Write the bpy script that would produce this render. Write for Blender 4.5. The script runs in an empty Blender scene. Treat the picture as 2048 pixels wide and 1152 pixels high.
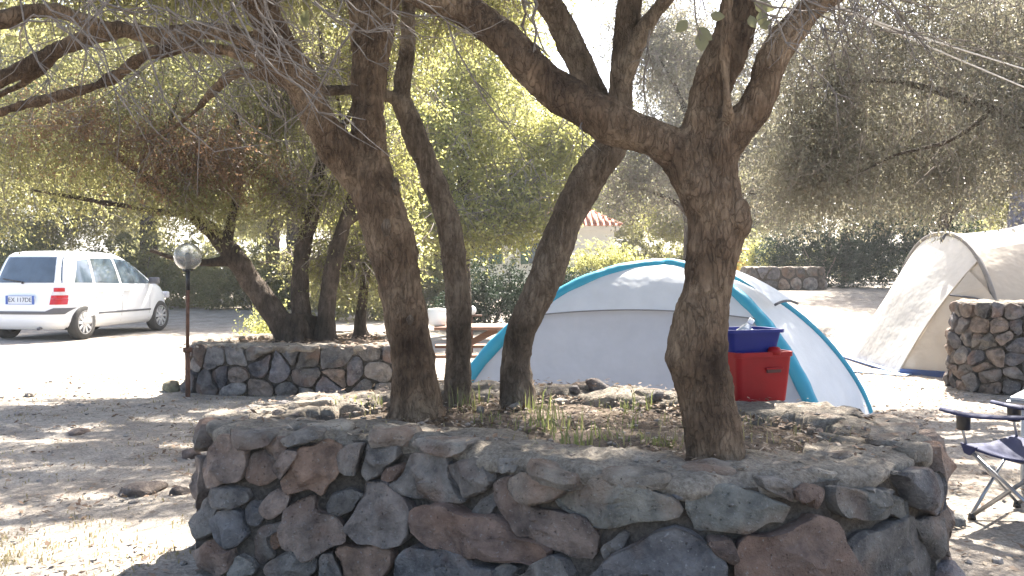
import bpy, bmesh, math, random
import numpy as np
from mathutils import Vector, Matrix, noise as mnoise

R = math.radians
scene = bpy.context.scene
COL = scene.collection

# ------------------------------------------------------------------ camera
F = 1774.0                      # focal length in photo pixels (2048 wide)
CAM_H = 1.45
PITCH = math.atan(36.0 / F)     # camera looks slightly down
cam_data = bpy.data.cameras.new("camera")
cam_data.sensor_width = 36.0
cam_data.lens = 36.0 * F / 2048.0
cam_data.clip_start = 0.05
cam_data.clip_end = 2000.0
cam = bpy.data.objects.new("camera", cam_data)
COL.objects.link(cam)
cam.location = (0, 0, CAM_H)
cam.rotation_euler = (R(90) - PITCH, 0, 0)
scene.camera = cam

# ------------------------------------------------------------------ sky, sun, exposure
SUN_AZ, SUN_EL = R(25), R(50)   # right of straight ahead, height
SUN = Vector((math.sin(SUN_AZ) * math.cos(SUN_EL), math.cos(SUN_AZ) * math.cos(SUN_EL), math.sin(SUN_EL)))
world = bpy.data.worlds.new("World")
scene.world = world
world.use_nodes = True
wn = world.node_tree.nodes
bg = wn["Background"]
sky = wn.new("ShaderNodeTexSky")
sky.sky_type = 'NISHITA'
sky.sun_disc = False
sky.sun_elevation = SUN_EL
sky.sun_rotation = SUN_AZ
sky.dust_density = 3.0
sky.air_density = 0.95
world.node_tree.links.new(sky.outputs[0], bg.inputs[0])
bg.inputs[1].default_value = 0.09
sun_data = bpy.data.lights.new("sun", 'SUN')
sun_data.energy = 5.0
sun_data.angle = R(0.53)
sun_data.color = (1.0, 0.94, 0.85)
sun = bpy.data.objects.new("sun", sun_data)
COL.objects.link(sun)
sun.rotation_euler = SUN.to_track_quat('Z', 'Y').to_euler()
scene.view_settings.view_transform = 'Standard'
scene.view_settings.look = 'None'
scene.view_settings.gamma = 1.0
scene.view_settings.exposure = 2.65
scene.view_settings.use_curve_mapping = False
scene.render.film_transparent = False
try:
    scene.cycles.max_bounces = 5
    scene.cycles.diffuse_bounces = 3
    scene.cycles.transmission_bounces = 5
    scene.cycles.transparent_max_bounces = 4
    scene.cycles.caustics_reflective = False
    scene.cycles.caustics_refractive = False
except Exception:
    pass

# ------------------------------------------------------------------ helpers
def W(px, py, d):
    """world point seen at photo pixel (px, py) at distance d along +Y"""
    u = (px - 1024.0) / F
    v = (576.0 - py) / F
    c, s = math.cos(PITCH), math.sin(PITCH)
    k = d / (c + v * s)
    return Vector((u * k, d, CAM_H + (-s + v * c) * k))

def smooth01(a, b, x):
    t = min(1.0, max(0.0, (x - a) / (b - a)))
    return t * t * (3 - 2 * t)

def terrain(x, y):
    z = 0.082 * min(max(y - 15.0, 0), 11.0) * smooth01(-1.0, 4.5, x)
    z += 0.02 * min(max(y - 22.0, 0), 40.0) * (1 - smooth01(-1.0, 4.5, x))
    z += 0.025 * mnoise.noise(Vector((x * 0.35, y * 0.35, 0))) * smooth01(2, 6, abs(y) + abs(x))
    return z

def tag(o, label=None, cat=None, group=None, kind=None):
    if label: o["label"] = label
    if cat: o["category"] = cat
    if group: o["group"] = group
    if kind: o["kind"] = kind
    return o

def link(name, data, parent=None):
    o = bpy.data.objects.new(name, data)
    COL.objects.link(o)
    if parent is not None:
        o.parent = parent
    return o

def empty(name, label, cat, group=None, loc=(0, 0, 0), rz=0.0):
    o = link(name, None)
    o.empty_display_size = 0.1
    o.location = loc
    o.rotation_euler = (0, 0, rz)
    return tag(o, label, cat, group)

def mesh_obj(name, verts, faces, mat, parent=None, smooth=False, kind=None):
    me = bpy.data.meshes.new(name)
    me.from_pydata([tuple(v) for v in verts], [], faces)
    if smooth:
        me.polygons.foreach_set("use_smooth", [True] * len(me.polygons))
    if mat: me.materials.append(mat)
    me.update()
    o = link(name, me, parent)
    if kind: o["kind"] = kind
    return o

def quads_mesh(name, V, mat, parent=None, kind=None):
    """V: (n,4,3) numpy array, one quad each"""
    n = len(V)
    me = bpy.data.meshes.new(name)
    me.vertices.add(n * 4)
    me.vertices.foreach_set("co", V.reshape(-1).astype(np.float32))
    me.loops.add(n * 4)
    me.loops.foreach_set("vertex_index", np.arange(n * 4, dtype=np.int32))
    me.polygons.add(n)
    me.polygons.foreach_set("loop_start", np.arange(0, n * 4, 4, dtype=np.int32))
    me.materials.append(mat)
    me.update(calc_edges=True)
    o = link(name, me, parent)
    if kind: o["kind"] = kind
    return o

class MB:
    """collects simple shapes, builds one mesh object"""
    def __init__(self):
        self.v = []; self.f = []
    def add(self, verts, faces):
        b = len(self.v)
        self.v += [Vector(p) for p in verts]
        self.f += [tuple(i + b for i in q) for q in faces]
        return self
    def box(self, c, s, rot=None):
        c = Vector(c); hx, hy, hz = s[0] / 2, s[1] / 2, s[2] / 2
        vs = [Vector((x, y, z)) for z in (-hz, hz) for y in (-hy, hy) for x in (-hx, hx)]
        if rot is not None: vs = [rot @ p for p in vs]
        return self.add([c + p for p in vs], [(0, 2, 3, 1), (4, 5, 7, 6), (0, 1, 5, 4), (2, 6, 7, 3), (0, 4, 6, 2), (1, 3, 7, 5)])
    def bar(self, a, b, w, h, up=(0, 0, 1)):
        a, b = Vector(a), Vector(b)
        d = (b - a); L = d.length; d.normalize()
        u = Vector(up)
        if abs(d.dot(u)) > 0.98: u = Vector((1, 0, 0))
        s = d.cross(u).normalized(); t = s.cross(d)
        m = Matrix((s, d, t)).transposed()
        return self.box((a + b) / 2, (w, L, h), m)
    def tube(self, pts, rad, n=8, cap=True):
        v, f = tube(pts, rad, n, cap)
        return self.add(v, f)
    def build(self, name, mat, parent=None, smooth=False, bevel=0.0, seg=2):
        o = mesh_obj(name, self.v, self.f, mat, parent, smooth)
        if bevel:
            b = o.modifiers.new("bevel", 'BEVEL'); b.width = bevel; b.segments = seg; b.limit_method = 'ANGLE'
            b.angle_limit = R(35)
        return o

def catmull(pts, n):
    """resample list of tuples (any length) by Catmull-Rom, n samples per span"""
    P = [np.array(p, float) for p in pts]
    P = [2 * P[0] - P[1]] + P + [2 * P[-1] - P[-2]]
    out = []
    for i in range(1, len(P) - 2):
        p0, p1, p2, p3 = P[i - 1:i + 3]
        for k in range(n):
            t = k / n
            out.append(0.5 * (2 * p1 + (p2 - p0) * t + (2 * p0 - 5 * p1 + 4 * p2 - p3) * t * t + (3 * p1 - p0 - 3 * p2 + p3) * t ** 3))
    out.append(P[-2])
    return out

def tube(pts, rad, n=8, cap=True):
    pts = [Vector(p) for p in pts]
    m = len(pts)
    if not hasattr(rad, '__len__'): rad = [rad] * m
    vs, fs = [], []
    prev = None
    for i, p in enumerate(pts):
        d = (pts[min(i + 1, m - 1)] - pts[max(i - 1, 0)])
        if d.length < 1e-9: d = Vector((0, 0, 1))
        d.normalize()
        if prev is None:
            a = Vector((1, 0, 0)) if abs(d.x) < 0.8 else Vector((0, 1, 0))
            s = (a - d * a.dot(d)).normalized()
        else:
            s = (prev - d * prev.dot(d)).normalized()
        prev = s
        t = d.cross(s)
        for k in range(n):
            an = 2 * math.pi * k / n
            vs.append(p + (s * math.cos(an) + t * math.sin(an)) * rad[i])
    for i in range(m - 1):
        for k in range(n):
            a = i * n + k; b = i * n + (k + 1) % n
            fs.append((a, b, b + n, a + n))
    if cap:
        fs.append(tuple(reversed(range(n))))
        fs.append(tuple(range((m - 1) * n, m * n)))
    return vs, fs

def lathe(profile, n=24):
    """profile: list of (r, z)"""
    vs, fs = [], []
    for r, z in profile:
        for k in range(n):
            a = 2 * math.pi * k / n
            vs.append(Vector((r * math.cos(a), r * math.sin(a), z)))
    for i in range(len(profile) - 1):
        for k in range(n):
            a = i * n + k; b = i * n + (k + 1) % n
            fs.append((a, b, b + n, a + n))
    return vs, fs

def apply_mods(o):
    dg = bpy.context.evaluated_depsgraph_get()
    me = bpy.data.meshes.new_from_object(o.evaluated_get(dg))
    old = o.data
    o.modifiers.clear()
    o.data = me
    me.name = old.name
    return o

# ------------------------------------------------------------------ materials
def mat_new(name):
    m = bpy.data.materials.new(name)
    m.use_nodes = True
    nt = m.node_tree
    return m, nt, nt.nodes["Principled BSDF"]

def N(nt, t, **kw):
    n = nt.nodes.new(t)
    for k, v in kw.items():
        if k.startswith("i_"):
            n.inputs[k[2:].replace("_", " ")].default_value = v
        else:
            setattr(n, k, v)
    return n

def ramp(nt, fac, stops):
    r = nt.nodes.new("ShaderNodeValToRGB")
    e = r.color_ramp.elements
    while len(e) < len(stops): e.new(0.5)
    for el, (p, c) in zip(e, stops):
        el.position = p; el.color = (*c, 1)
    nt.links.new(fac, r.inputs[0])
    return r.outputs[0]

def bump(nt, bsdf, height, dist, strength=1.0):
    b = nt.nodes.new("ShaderNodeBump")
    b.inputs["Distance"].default_value = dist
    b.inputs["Strength"].default_value = strength
    nt.links.new(height, b.inputs["Height"])
    nt.links.new(b.outputs[0], bsdf.inputs["Normal"])
    return b

def objco(nt, scale=(1, 1, 1)):
    tc = nt.nodes.new("ShaderNodeTexCoord")
    mp = nt.nodes.new("ShaderNodeMapping")
    mp.inputs["Scale"].default_value = scale
    nt.links.new(tc.outputs["Object"], mp.inputs[0])
    return mp.outputs[0]

def noise_tex(nt, co, scale, detail=6, rough=0.6):
    n = N(nt, "ShaderNodeTexNoise")
    n.inputs["Scale"].default_value = scale
    n.inputs["Detail"].default_value = detail
    n.inputs["Roughness"].default_value = rough
    nt.links.new(co, n.inputs["Vector"])
    return n.outputs[0]

def mixc(nt, fac, a, b, mode='MIX'):
    m = nt.nodes.new("ShaderNodeMix")
    m.data_type = 'RGBA'; m.blend_type = mode
    for sock, val in ((m.inputs[0], fac), (m.inputs[6], a), (m.inputs[7], b)):
        if hasattr(val, 'is_linked') or hasattr(val, 'links'):
            nt.links.new(val, sock)
        else:
            sock.default_value = val if not isinstance(val, tuple) or len(val) == 4 else (*val, 1)
    return m.outputs[2]

def mat_plain(name, col, rough=0.6, metal=0.0, var=0.12, nscale=8.0, bumpd=0.0, bscale=60.0, spec=None):
    m, nt, b = mat_new(name)
    co = objco(nt)
    n = noise_tex(nt, co, nscale, 5)
    lo = tuple(c * (1 - var) for c in col); hi = tuple(min(1, c * (1 + var)) for c in col)
    nt.links.new(ramp(nt, n, [(0.3, lo), (0.7, hi)]), b.inputs["Base Color"])
    b.inputs["Roughness"].default_value = rough
    b.inputs["Metallic"].default_value = metal
    if spec is not None: b.inputs["Specular IOR Level"].default_value = spec
    if bumpd:
        bump(nt, b, noise_tex(nt, co, bscale, 4), bumpd)
    return m

def mat_stone():
    m, nt, b = mat_new("basalt_stone")
    oi = nt.nodes.new("ShaderNodeObjectInfo")
    tc = nt.nodes.new("ShaderNodeTexCoord")
    add = N(nt, "ShaderNodeVectorMath", operation='ADD')
    mul = N(nt, "ShaderNodeVectorMath", operation='SCALE')
    comb = nt.nodes.new("ShaderNodeCombineXYZ")
    for i in range(3): nt.links.new(oi.outputs["Random"], comb.inputs[i])
    nt.links.new(comb.outputs[0], mul.inputs[0]); mul.inputs["Scale"].default_value = 37.0
    nt.links.new(tc.outputs["Object"], add.inputs[0]); nt.links.new(mul.outputs[0], add.inputs[1])
    co = add.outputs[0]
    n1 = noise_tex(nt, co, 9, 8, 0.65)
    n2 = noise_tex(nt, co, 3.2, 3, 0.5)
    n3 = noise_tex(nt, co, 55, 4, 0.7)
    # base colour of this stone, mottled by iron stain and pale lichen
    base = mixc(nt, 1.0, oi.outputs["Color"], ramp(nt, n1, [(0.3, (0.38, 0.38, 0.40)), (0.7, (1.65, 1.6, 1.55))]), 'MULTIPLY')
    fac_r = ramp(nt, n2, [(0.52, (0, 0, 0)), (0.72, (0.55, 0.55, 0.55))])
    base = mixc(nt, fac_r, base, (0.24, 0.13, 0.08))
    fac_l = ramp(nt, n3, [(0.60, (0, 0, 0)), (0.70, (0.55, 0.55, 0.55))])
    base = mixc(nt, fac_l, base, (0.36, 0.35, 0.33))
    v = N(nt, "ShaderNodeTexVoronoi"); v.inputs["Scale"].default_value = 34
    nt.links.new(co, v.inputs["Vector"])
    pits = ramp(nt, v.outputs[0], [(0.0, (0.25, 0.25, 0.25)), (0.16, (1, 1, 1))])
    base = mixc(nt, 0.6, base, pits, 'MULTIPLY')
    nt.links.new(base, b.inputs["Base Color"])
    b.inputs["Roughness"].default_value = 0.9
    b.inputs["Specular IOR Level"].default_value = 0.25
    mx = N(nt, "ShaderNodeMath", operation='ADD')
    nt.links.new(n1, mx.inputs[0]); nt.links.new(n3, mx.inputs[1])
    mx2 = N(nt, "ShaderNodeMath", operation='ADD')
    nt.links.new(mx.outputs[0], mx2.inputs[0]); nt.links.new(pits, mx2.inputs[1])
    bump(nt, b, mx2.outputs[0], 0.028, 1.0)
    return m

def mat_ground(name, c0, c1, c2, straw=True):
    m, nt, b = mat_new(name)
    co = objco(nt)
    n1 = noise_tex(nt, co, 1.3, 7, 0.7)
    n2 = noise_tex(nt, co, 6.5, 8, 0.7)
    n3 = noise_tex(nt, co, 48, 5, 0.75)
    base = ramp(nt, n1, [(0.3, c0), (0.5, c1), (0.7, c2)])
    base = mixc(nt, 0.75, base, ramp(nt, n2, [(0.3, (0.55, 0.55, 0.57)), (0.7, (1.25, 1.22, 1.18))]), 'MULTIPLY')
    base = mixc(nt, 0.8, base, ramp(nt, n3, [(0.36, (0.45, 0.43, 0.42)), (0.62, (1.2, 1.2, 1.18))]), 'MULTIPLY')
    nt.links.new(base, b.inputs["Base Color"])
    b.inputs["Roughness"].default_value = 0.95
    b.inputs["Specular IOR Level"].default_value = 0.15
    mx = N(nt, "ShaderNodeMath", operation='ADD')
    nt.links.new(n2, mx.inputs[0]); nt.links.new(n3, mx.inputs[1])
    bump(nt, b, mx.outputs[0], 0.03, 0.8)
    return m

def mat_bark(name, dark, mid, light, sc=1.0):
    m, nt, b = mat_new(name)
    co = objco(nt, (1, 1, 0.28))
    n1 = noise_tex(nt, co, 26 * sc, 8, 0.7)
    co2 = objco(nt)
    n2 = noise_tex(nt, co2, 3.4 * sc, 5, 0.6)
    n3 = noise_tex(nt, co2, 70 * sc, 4, 0.7)
    v = N(nt, "ShaderNodeTexVoronoi", feature='DISTANCE_TO_EDGE'); v.inputs["Scale"].default_value = 34 * sc
    wob = N(nt, "ShaderNodeVectorMath", operation='ADD'); nz = N(nt, "ShaderNodeTexNoise"); nz.inputs["Scale"].default_value = 14 * sc; nz.inputs["Detail"].default_value = 5
    nt.links.new(co, nz.inputs["Vector"]); sc_ = N(nt, "ShaderNodeVectorMath", operation='SCALE'); sc_.inputs["Scale"].default_value = 0.16; nt.links.new(nz.outputs[1], sc_.inputs[0])
    nt.links.new(co, wob.inputs[0]); nt.links.new(sc_.outputs[0], wob.inputs[1]); nt.links.new(wob.outputs[0], v.inputs["Vector"])
    crack = ramp(nt, v.outputs[0], [(0.0, (0.62, 0.6, 0.58)), (0.10, (1, 1, 1))])
    base = ramp(nt, n2, [(0.32, dark), (0.5, mid), (0.68, light)])
    base = mixc(nt, 0.85, base, ramp(nt, n1, [(0.3, (0.4, 0.38, 0.36)), (0.7, (1.45, 1.42, 1.4))]), 'MULTIPLY')
    base = mixc(nt, 0.6, base, crack, 'MULTIPLY')
    nt.links.new(base, b.inputs["Base Color"])
    b.inputs["Roughness"].default_value = 0.92
    b.inputs["Specular IOR Level"].default_value = 0.2
    mx = N(nt, "ShaderNodeMath", operation='ADD')
    nt.links.new(n1, mx.inputs[0]); nt.links.new(crack, mx.inputs[1])
    mx2 = N(nt, "ShaderNodeMath", operation='MULTIPLY_ADD')
    nt.links.new(n3, mx2.inputs[0]); mx2.inputs[1].default_value = 0.4
    nt.links.new(mx.outputs[0], mx2.inputs[2])
    bump(nt, b, mx2.outputs[0], 0.026, 0.95)
    return m

def mat_leaf(name, stops, trans, tmix=0.45, rough=0.45):
    """leaf cards: every leaf its own tint, light passes through"""
    m, nt, b = mat_new(name)
    g = nt.nodes.new("ShaderNodeNewGeometry")
    c = ramp(nt, g.outputs["Random Per Island"], stops)
    nt.links.new(c, b.inputs["Base Color"])
    b.inputs["Roughness"].default_value = rough
    b.inputs["Specular IOR Level"].default_value = 0.35
    t = nt.nodes.new("ShaderNodeBsdfTranslucent")
    tc = mixc(nt, 0.55, c, trans)
    nt.links.new(tc, t.inputs[0])
    mx = nt.nodes.new("ShaderNodeMixShader"); mx.inputs[0].default_value = tmix
    nt.links.new(b.outputs[0], mx.inputs[1]); nt.links.new(t.outputs[0], mx.inputs[2])
    nt.links.new(mx.outputs[0], nt.nodes["Material Output"].inputs[0])
    return m

def mat_fabric(name, col, tmix=0.25, rough=0.7, nsc=5.0, var=0.05, weave=0.0):
    m, nt, b = mat_new(name)
    co = objco(nt)
    n = noise_tex(nt, co, nsc, 5)
    lo = tuple(c * (1 - var) for c in col); hi = tuple(min(1, c * (1 + var)) for c in col)
    c = ramp(nt, n, [(0.3, lo), (0.7, hi)])
    nt.links.new(c, b.inputs["Base Color"])
    b.inputs["Roughness"].default_value = rough
    n2 = noise_tex(nt, co, 2.2, 3)
    bump(nt, b, n2, 0.05, 0.7)
    t = nt.nodes.new("ShaderNodeBsdfTranslucent")
    nt.links.new(c, t.inputs[0])
    mx = nt.nodes.new("ShaderNodeMixShader"); mx.inputs[0].default_value = tmix
    nt.links.new(b.outputs[0], mx.inputs[1]); nt.links.new(t.outputs[0], mx.inputs[2])
    nt.links.new(mx.outputs[0], nt.nodes["Material Output"].inputs[0])
    return m

M = {}
M['stone'] = mat_stone()
M['core'] = mat_ground("rubble_core", (0.085, 0.074, 0.062), (0.115, 0.10, 0.085), (0.15, 0.13, 0.11))
M['coping'] = mat_ground("mortar_coping", (0.20, 0.175, 0.145), (0.27, 0.24, 0.20), (0.35, 0.31, 0.26))
M['soil'] = mat_ground("planter_soil", (0.12, 0.095, 0.075), (0.17, 0.135, 0.105), (0.25, 0.20, 0.155))
M['ground'] = mat_ground("dusty_ground", (0.27, 0.235, 0.20), (0.385, 0.345, 0.30), (0.48, 0.44, 0.385))
M['bark'] = mat_bark("bark_brown", (0.055, 0.036, 0.023), (0.14, 0.096, 0.062), (0.25, 0.185, 0.125))
M['bark_grey'] = mat_bark("bark_grey", (0.07, 0.053, 0.037), (0.145, 0.112, 0.082), (0.24, 0.195, 0.148))
M['bark_far'] = mat_bark("bark_far", (0.05, 0.04, 0.03), (0.09, 0.07, 0.055), (0.15, 0.12, 0.095))
M['twig'] = mat_plain("twig_bark", (0.20, 0.17, 0.145), 0.85, var=0.35, nscale=30)
M['twig_pale'] = mat_plain("twig_pale", (0.15, 0.125, 0.105), 0.85, var=0.35, nscale=30)
M['leaf'] = mat_leaf("leaf_olive", [(0.0, (0.06, 0.068, 0.038)), (0.5, (0.10, 0.108, 0.058)), (0.85, (0.15, 0.145, 0.08)), (1.0, (0.19, 0.15, 0.09))], (0.60, 0.58, 0.23), 0.56, 0.35)
M['leaf_grey'] = mat_leaf("leaf_grey", [(0.0, (0.10, 0.10, 0.085)), (0.5, (0.16, 0.155, 0.13)), (0.8, (0.22, 0.20, 0.165)), (1.0, (0.22, 0.165, 0.125))], (0.36, 0.34, 0.21), 0.46, 0.4)  # grey leaves, colour lightened to carry the veiling glare
M['leaf_brown'] = mat_leaf("leaf_flare_brown", [(0.0, (0.09, 0.06, 0.035)), (0.5, (0.15, 0.095, 0.06)), (1.0, (0.11, 0.10, 0.05))], (0.48, 0.28, 0.16), 0.5)  # reddish lens glow put into the leaf colour
M['leaf_bright'] = mat_leaf("leaf_bright", [(0.0, (0.08, 0.11, 0.035)), (0.5, (0.14, 0.17, 0.06)), (1.0, (0.25, 0.235, 0.10))], (0.78, 0.75, 0.26), 0.6, 0.35)
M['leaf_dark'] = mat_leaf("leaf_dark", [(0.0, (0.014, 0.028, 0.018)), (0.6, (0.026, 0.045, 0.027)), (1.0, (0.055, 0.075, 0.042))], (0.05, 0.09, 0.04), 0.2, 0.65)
M['litter'] = mat_leaf("fallen_leaf", [(0.0, (0.10, 0.06, 0.04)), (0.45, (0.20, 0.135, 0.09)), (0.8, (0.30, 0.23, 0.165)), (1.0, (0.40, 0.34, 0.27))], (0.2, 0.13, 0.08), 0.1, 0.8)
M['grass'] = mat_leaf("grass_blade", [(0.0, (0.09, 0.13, 0.04)), (0.5, (0.17, 0.19, 0.075)), (1.0, (0.34, 0.28, 0.14))], (0.28, 0.32, 0.09), 0.4, 0.6)
M['straw'] = mat_leaf("straw_blade", [(0.0, (0.25, 0.20, 0.11)), (0.6, (0.36, 0.30, 0.18)), (1.0, (0.22, 0.22, 0.09))], (0.36, 0.3, 0.15), 0.3, 0.7)
# ------------------------------------------------------------------ ground
def axis(lo, hi, fine_lo, fine_hi, step, grow=1.25):
    a = list(np.arange(fine_lo, fine_hi + 1e-6, step))
    s, x = step, fine_hi
    while x < hi:
        s *= grow; x += s; a.append(min(x, hi))
    s, x = step, fine_lo; pre = []
    while x > lo:
        s *= grow; x -= s; pre.append(max(x, lo))
    return pre[::-1] + a

gx = axis(-400, 400, -7, 7.5, 0.09)
gy = axis(-40, 600, 2.0, 13, 0.09)
gv, gf = [], []
for y in gy:
    for x in gx:
        near = 1.0 if (-7.2 < x < 7.7 and 1.8 < y < 13.2) else 0.0
        z = terrain(x, y)
        if near:
            z += 0.016 * mnoise.noise(Vector((x * 2.3, y * 2.3, 3))) + 0.012 * mnoise.noise(Vector((x * 6, y * 6, 7)))
        gv.append((x, y, z))
nx = len(gx)
for j in range(len(gy) - 1):
    for i in range(nx - 1):
        a = j * nx + i
        gf.append((a, a + 1, a + 1 + nx, a + nx))
mesh_obj("ground", gv, gf, M['ground'], None, True, "structure")

# ------------------------------------------------------------------ stone planters
def clip_poly(poly, p, n):
    """keep the side where (q-p).n <= 0"""
    out = []
    for i in range(len(poly)):
        a, b = poly[i], poly[(i + 1) % len(poly)]
        da = (a[0] - p[0]) * n[0] + (a[1] - p[1]) * n[1]
        db = (b[0] - p[0]) * n[0] + (b[1] - p[1]) * n[1]
        if da <= 0: out.append(a)
        if (da < 0 < db) or (db < 0 < da):
            t = da / (da - db)
            out.append((a[0] + (b[0] - a[0]) * t, a[1] + (b[1] - a[1]) * t))
    return out

def chaikin(p, keep=0.25):
    out = []
    for i in range(len(p)):
        a, b = p[i], p[(i + 1) % len(p)]
        out.append((a[0] * (1 - keep) + b[0] * keep, a[1] * (1 - keep) + b[1] * keep))
        out.append((a[0] * keep + b[0] * (1 - keep), a[1] * keep + b[1] * (1 - keep)))
    return out

def resample(poly, n):
    P = np.array(poly + [poly[0]])
    L = np.r_[0, np.cumsum(np.hypot(*np.diff(P, axis=0).T))]
    t = np.linspace(0, L[-1], n, endpoint=False)
    return [(np.interp(x, L, P[:, 0]), np.interp(x, L, P[:, 1])) for x in t]

class Wall:
    """closed footprint; s = arc length, outward normal"""
    def __init__(self, pts, h, z0=0.0, batter=0.05):
        c = catmull(list(pts) + [pts[0]], 40)
        # closed Catmull-Rom
        P = [np.array(p, float) for p in pts]
        n = len(P); c = []
        for i in range(n):
            p0, p1, p2, p3 = P[i - 1], P[i], P[(i + 1) % n], P[(i + 2) % n]
            for k in range(40):
                t = k / 40
                c.append(0.5 * (2 * p1 + (p2 - p0) * t + (2 * p0 - 5 * p1 + 4 * p2 - p3) * t * t + (3 * p1 - p0 - 3 * p2 + p3) * t ** 3))
        C = np.array(c)
        area = 0.5 * np.sum(C[:, 0] * np.roll(C[:, 1], -1) - np.roll(C[:, 0], -1) * C[:, 1])
        if area < 0: C = C[::-1].copy()
        self.C = C; self.h = h; self.z0 = z0; self.batter = batter
        d = np.roll(C, -1, 0) - C
        self.seg = np.hypot(d[:, 0], d[:, 1])
        self.s = np.r_[0, np.cumsum(self.seg)]
        self.L = self.s[-1]
        self.centre = C.mean(0)
    def at(self, s):
        s = s % self.L
        i = int(np.searchsorted(self.s, s, side='right') - 1) % len(self.C)
        t = (s - self.s[i]) / max(self.seg[i], 1e-9)
        a, b = self.C[i], self.C[(i + 1) % len(self.C)]
        p = a + (b - a) * t
        k = 6
        tg = self.C[(i + k) % len(self.C)] - self.C[(i - k) % len(self.C)]
        tg = tg / np.hypot(*tg)
        nrm = np.array((tg[1], -tg[0]))
        return p, nrm, tg
    def pos(self, s, z, off):
        p, n, t = self.at(s)
        o = off + self.batter * (1 - z / self.h)
        return Vector((p[0] + n[0] * o, p[1] + n[1] * o, self.z0 + z))
    def hit(self, px, py):
        """(s, z) where the view ray through a photo pixel meets the wall"""
        ray = W(px, py, 1.0) - Vector((0, 0, CAM_H))
        u = ray.x
        best = None
        C = self.C; D = np.roll(C, -1, 0)
        fa = C[:, 0] - u * C[:, 1]; fb = D[:, 0] - u * D[:, 1]
        idx = np.where(fa * fb <= 0)[0]
        for i in idx:
            t = fa[i] / (fa[i] - fb[i] + 1e-12)
            y = C[i, 1] + (D[i, 1] - C[i, 1]) * t
            if best is None or y < best[0]: best = (y, self.s[i] + self.seg[i] * t)
        if best is None: return None
        return best[1], CAM_H + ray.z * best[0] - self.z0

def make_stone(wall, poly, parent, colour, rng, depth=0.16, relief=0.045, base=0.0, n=26):
    """one rough stone whose outline lies on the wall; facets, rounded edge, body reaching into the wall"""
    pts = chaikin(poly, 0.13)
    pts = resample(pts, n)
    P = np.array(pts); c = P.mean(0)
    size = max(P[:, 0].ptp() if hasattr(P[:, 0], 'ptp') else np.ptp(P[:, 0]), 1e-3)
    size = 0.5 * (np.ptp(P[:, 0]) + np.ptp(P[:, 1]))
    relief = min(relief, 0.32 * size)
    planes = []
    for _ in range(9):
        a = rng.uniform(0, 2 * math.pi); sl = rng.uniform(0.25, 0.95)
        planes.append((math.cos(a) * sl, math.sin(a) * sl, rng.uniform(0.0, 0.9) * relief + 0.25 * relief))
    tilt = (rng.uniform(-0.12, 0.12), rng.uniform(-0.12, 0.12))
    seed = Vector((rng.uniform(0, 99), rng.uniform(0, 99), rng.uniform(0, 99)))
    rings = [(0.90, -depth), (0.985, -0.35 * relief), (1.0, 0.0), (0.985, 0.55), (0.94, 0.88), (0.84, 0.97), (0.7, 1.0), (0.55, 1.0), (0.38, 1.0), (0.18, 1.0)]
    org = wall.pos(c[0], c[1], base)
    vs = []
    for sc, hgt in rings:
        for q in P:
            d = (q - c) * sc
            if hgt <= 0: off = hgt if hgt < -0.1 else hgt
            else:
                top = relief
                for (a, b, k) in planes: top = min(top, a * d[0] + b * d[1] + k + 0.4 * relief)
                off = hgt * max(top, 0.12 * relief) + tilt[0] * d[0] + tilt[1] * d[1]
            w = wall.pos(c[0] + d[0], c[1] + d[1], base + off)
            k = 0.024 if hgt > -0.1 else 0
            nz = mnoise.noise_vector(w * 7 + seed) * k + mnoise.noise_vector(w * 17 + seed) * (k * 0.5)
            vs.append(w + nz - org)
    fs = []
    for r in range(len(rings) - 1):
        for k in range(n):
            a = r * n + k; b = r * n + (k + 1) % n
            fs.append((a, b, b + n, a + n))
    cap = sum((vs[i] for i in range((len(rings) - 1) * n, len(rings) * n)), Vector()) / n
    vs.append(cap); ci = len(vs) - 1
    o0 = (len(rings) - 1) * n
    for k in range(n): fs.append((o0 + k, o0 + (k + 1) % n, ci))
    fs.append(tuple(reversed(range(n))))
    o = mesh_obj("stone", vs, fs, M['stone'], parent, True)
    o.data.set_sharp_from_angle(angle=R(24))
    o.location = org - parent.location
    gm = (colour[0] + colour[1] + colour[2]) / 3
    o.color = tuple(1.0 * (c * 0.85 + gm * k) for c, k in zip(colour, (0.19, 0.155, 0.115))) + (1,)
    return o

STONE_COLS = [(0.17, 0.165, 0.165), (0.145, 0.14, 0.145), (0.20, 0.185, 0.175), (0.19, 0.155, 0.135), (0.125, 0.125, 0.14), (0.22, 0.17, 0.14), (0.16, 0.15, 0.14)]

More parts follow.
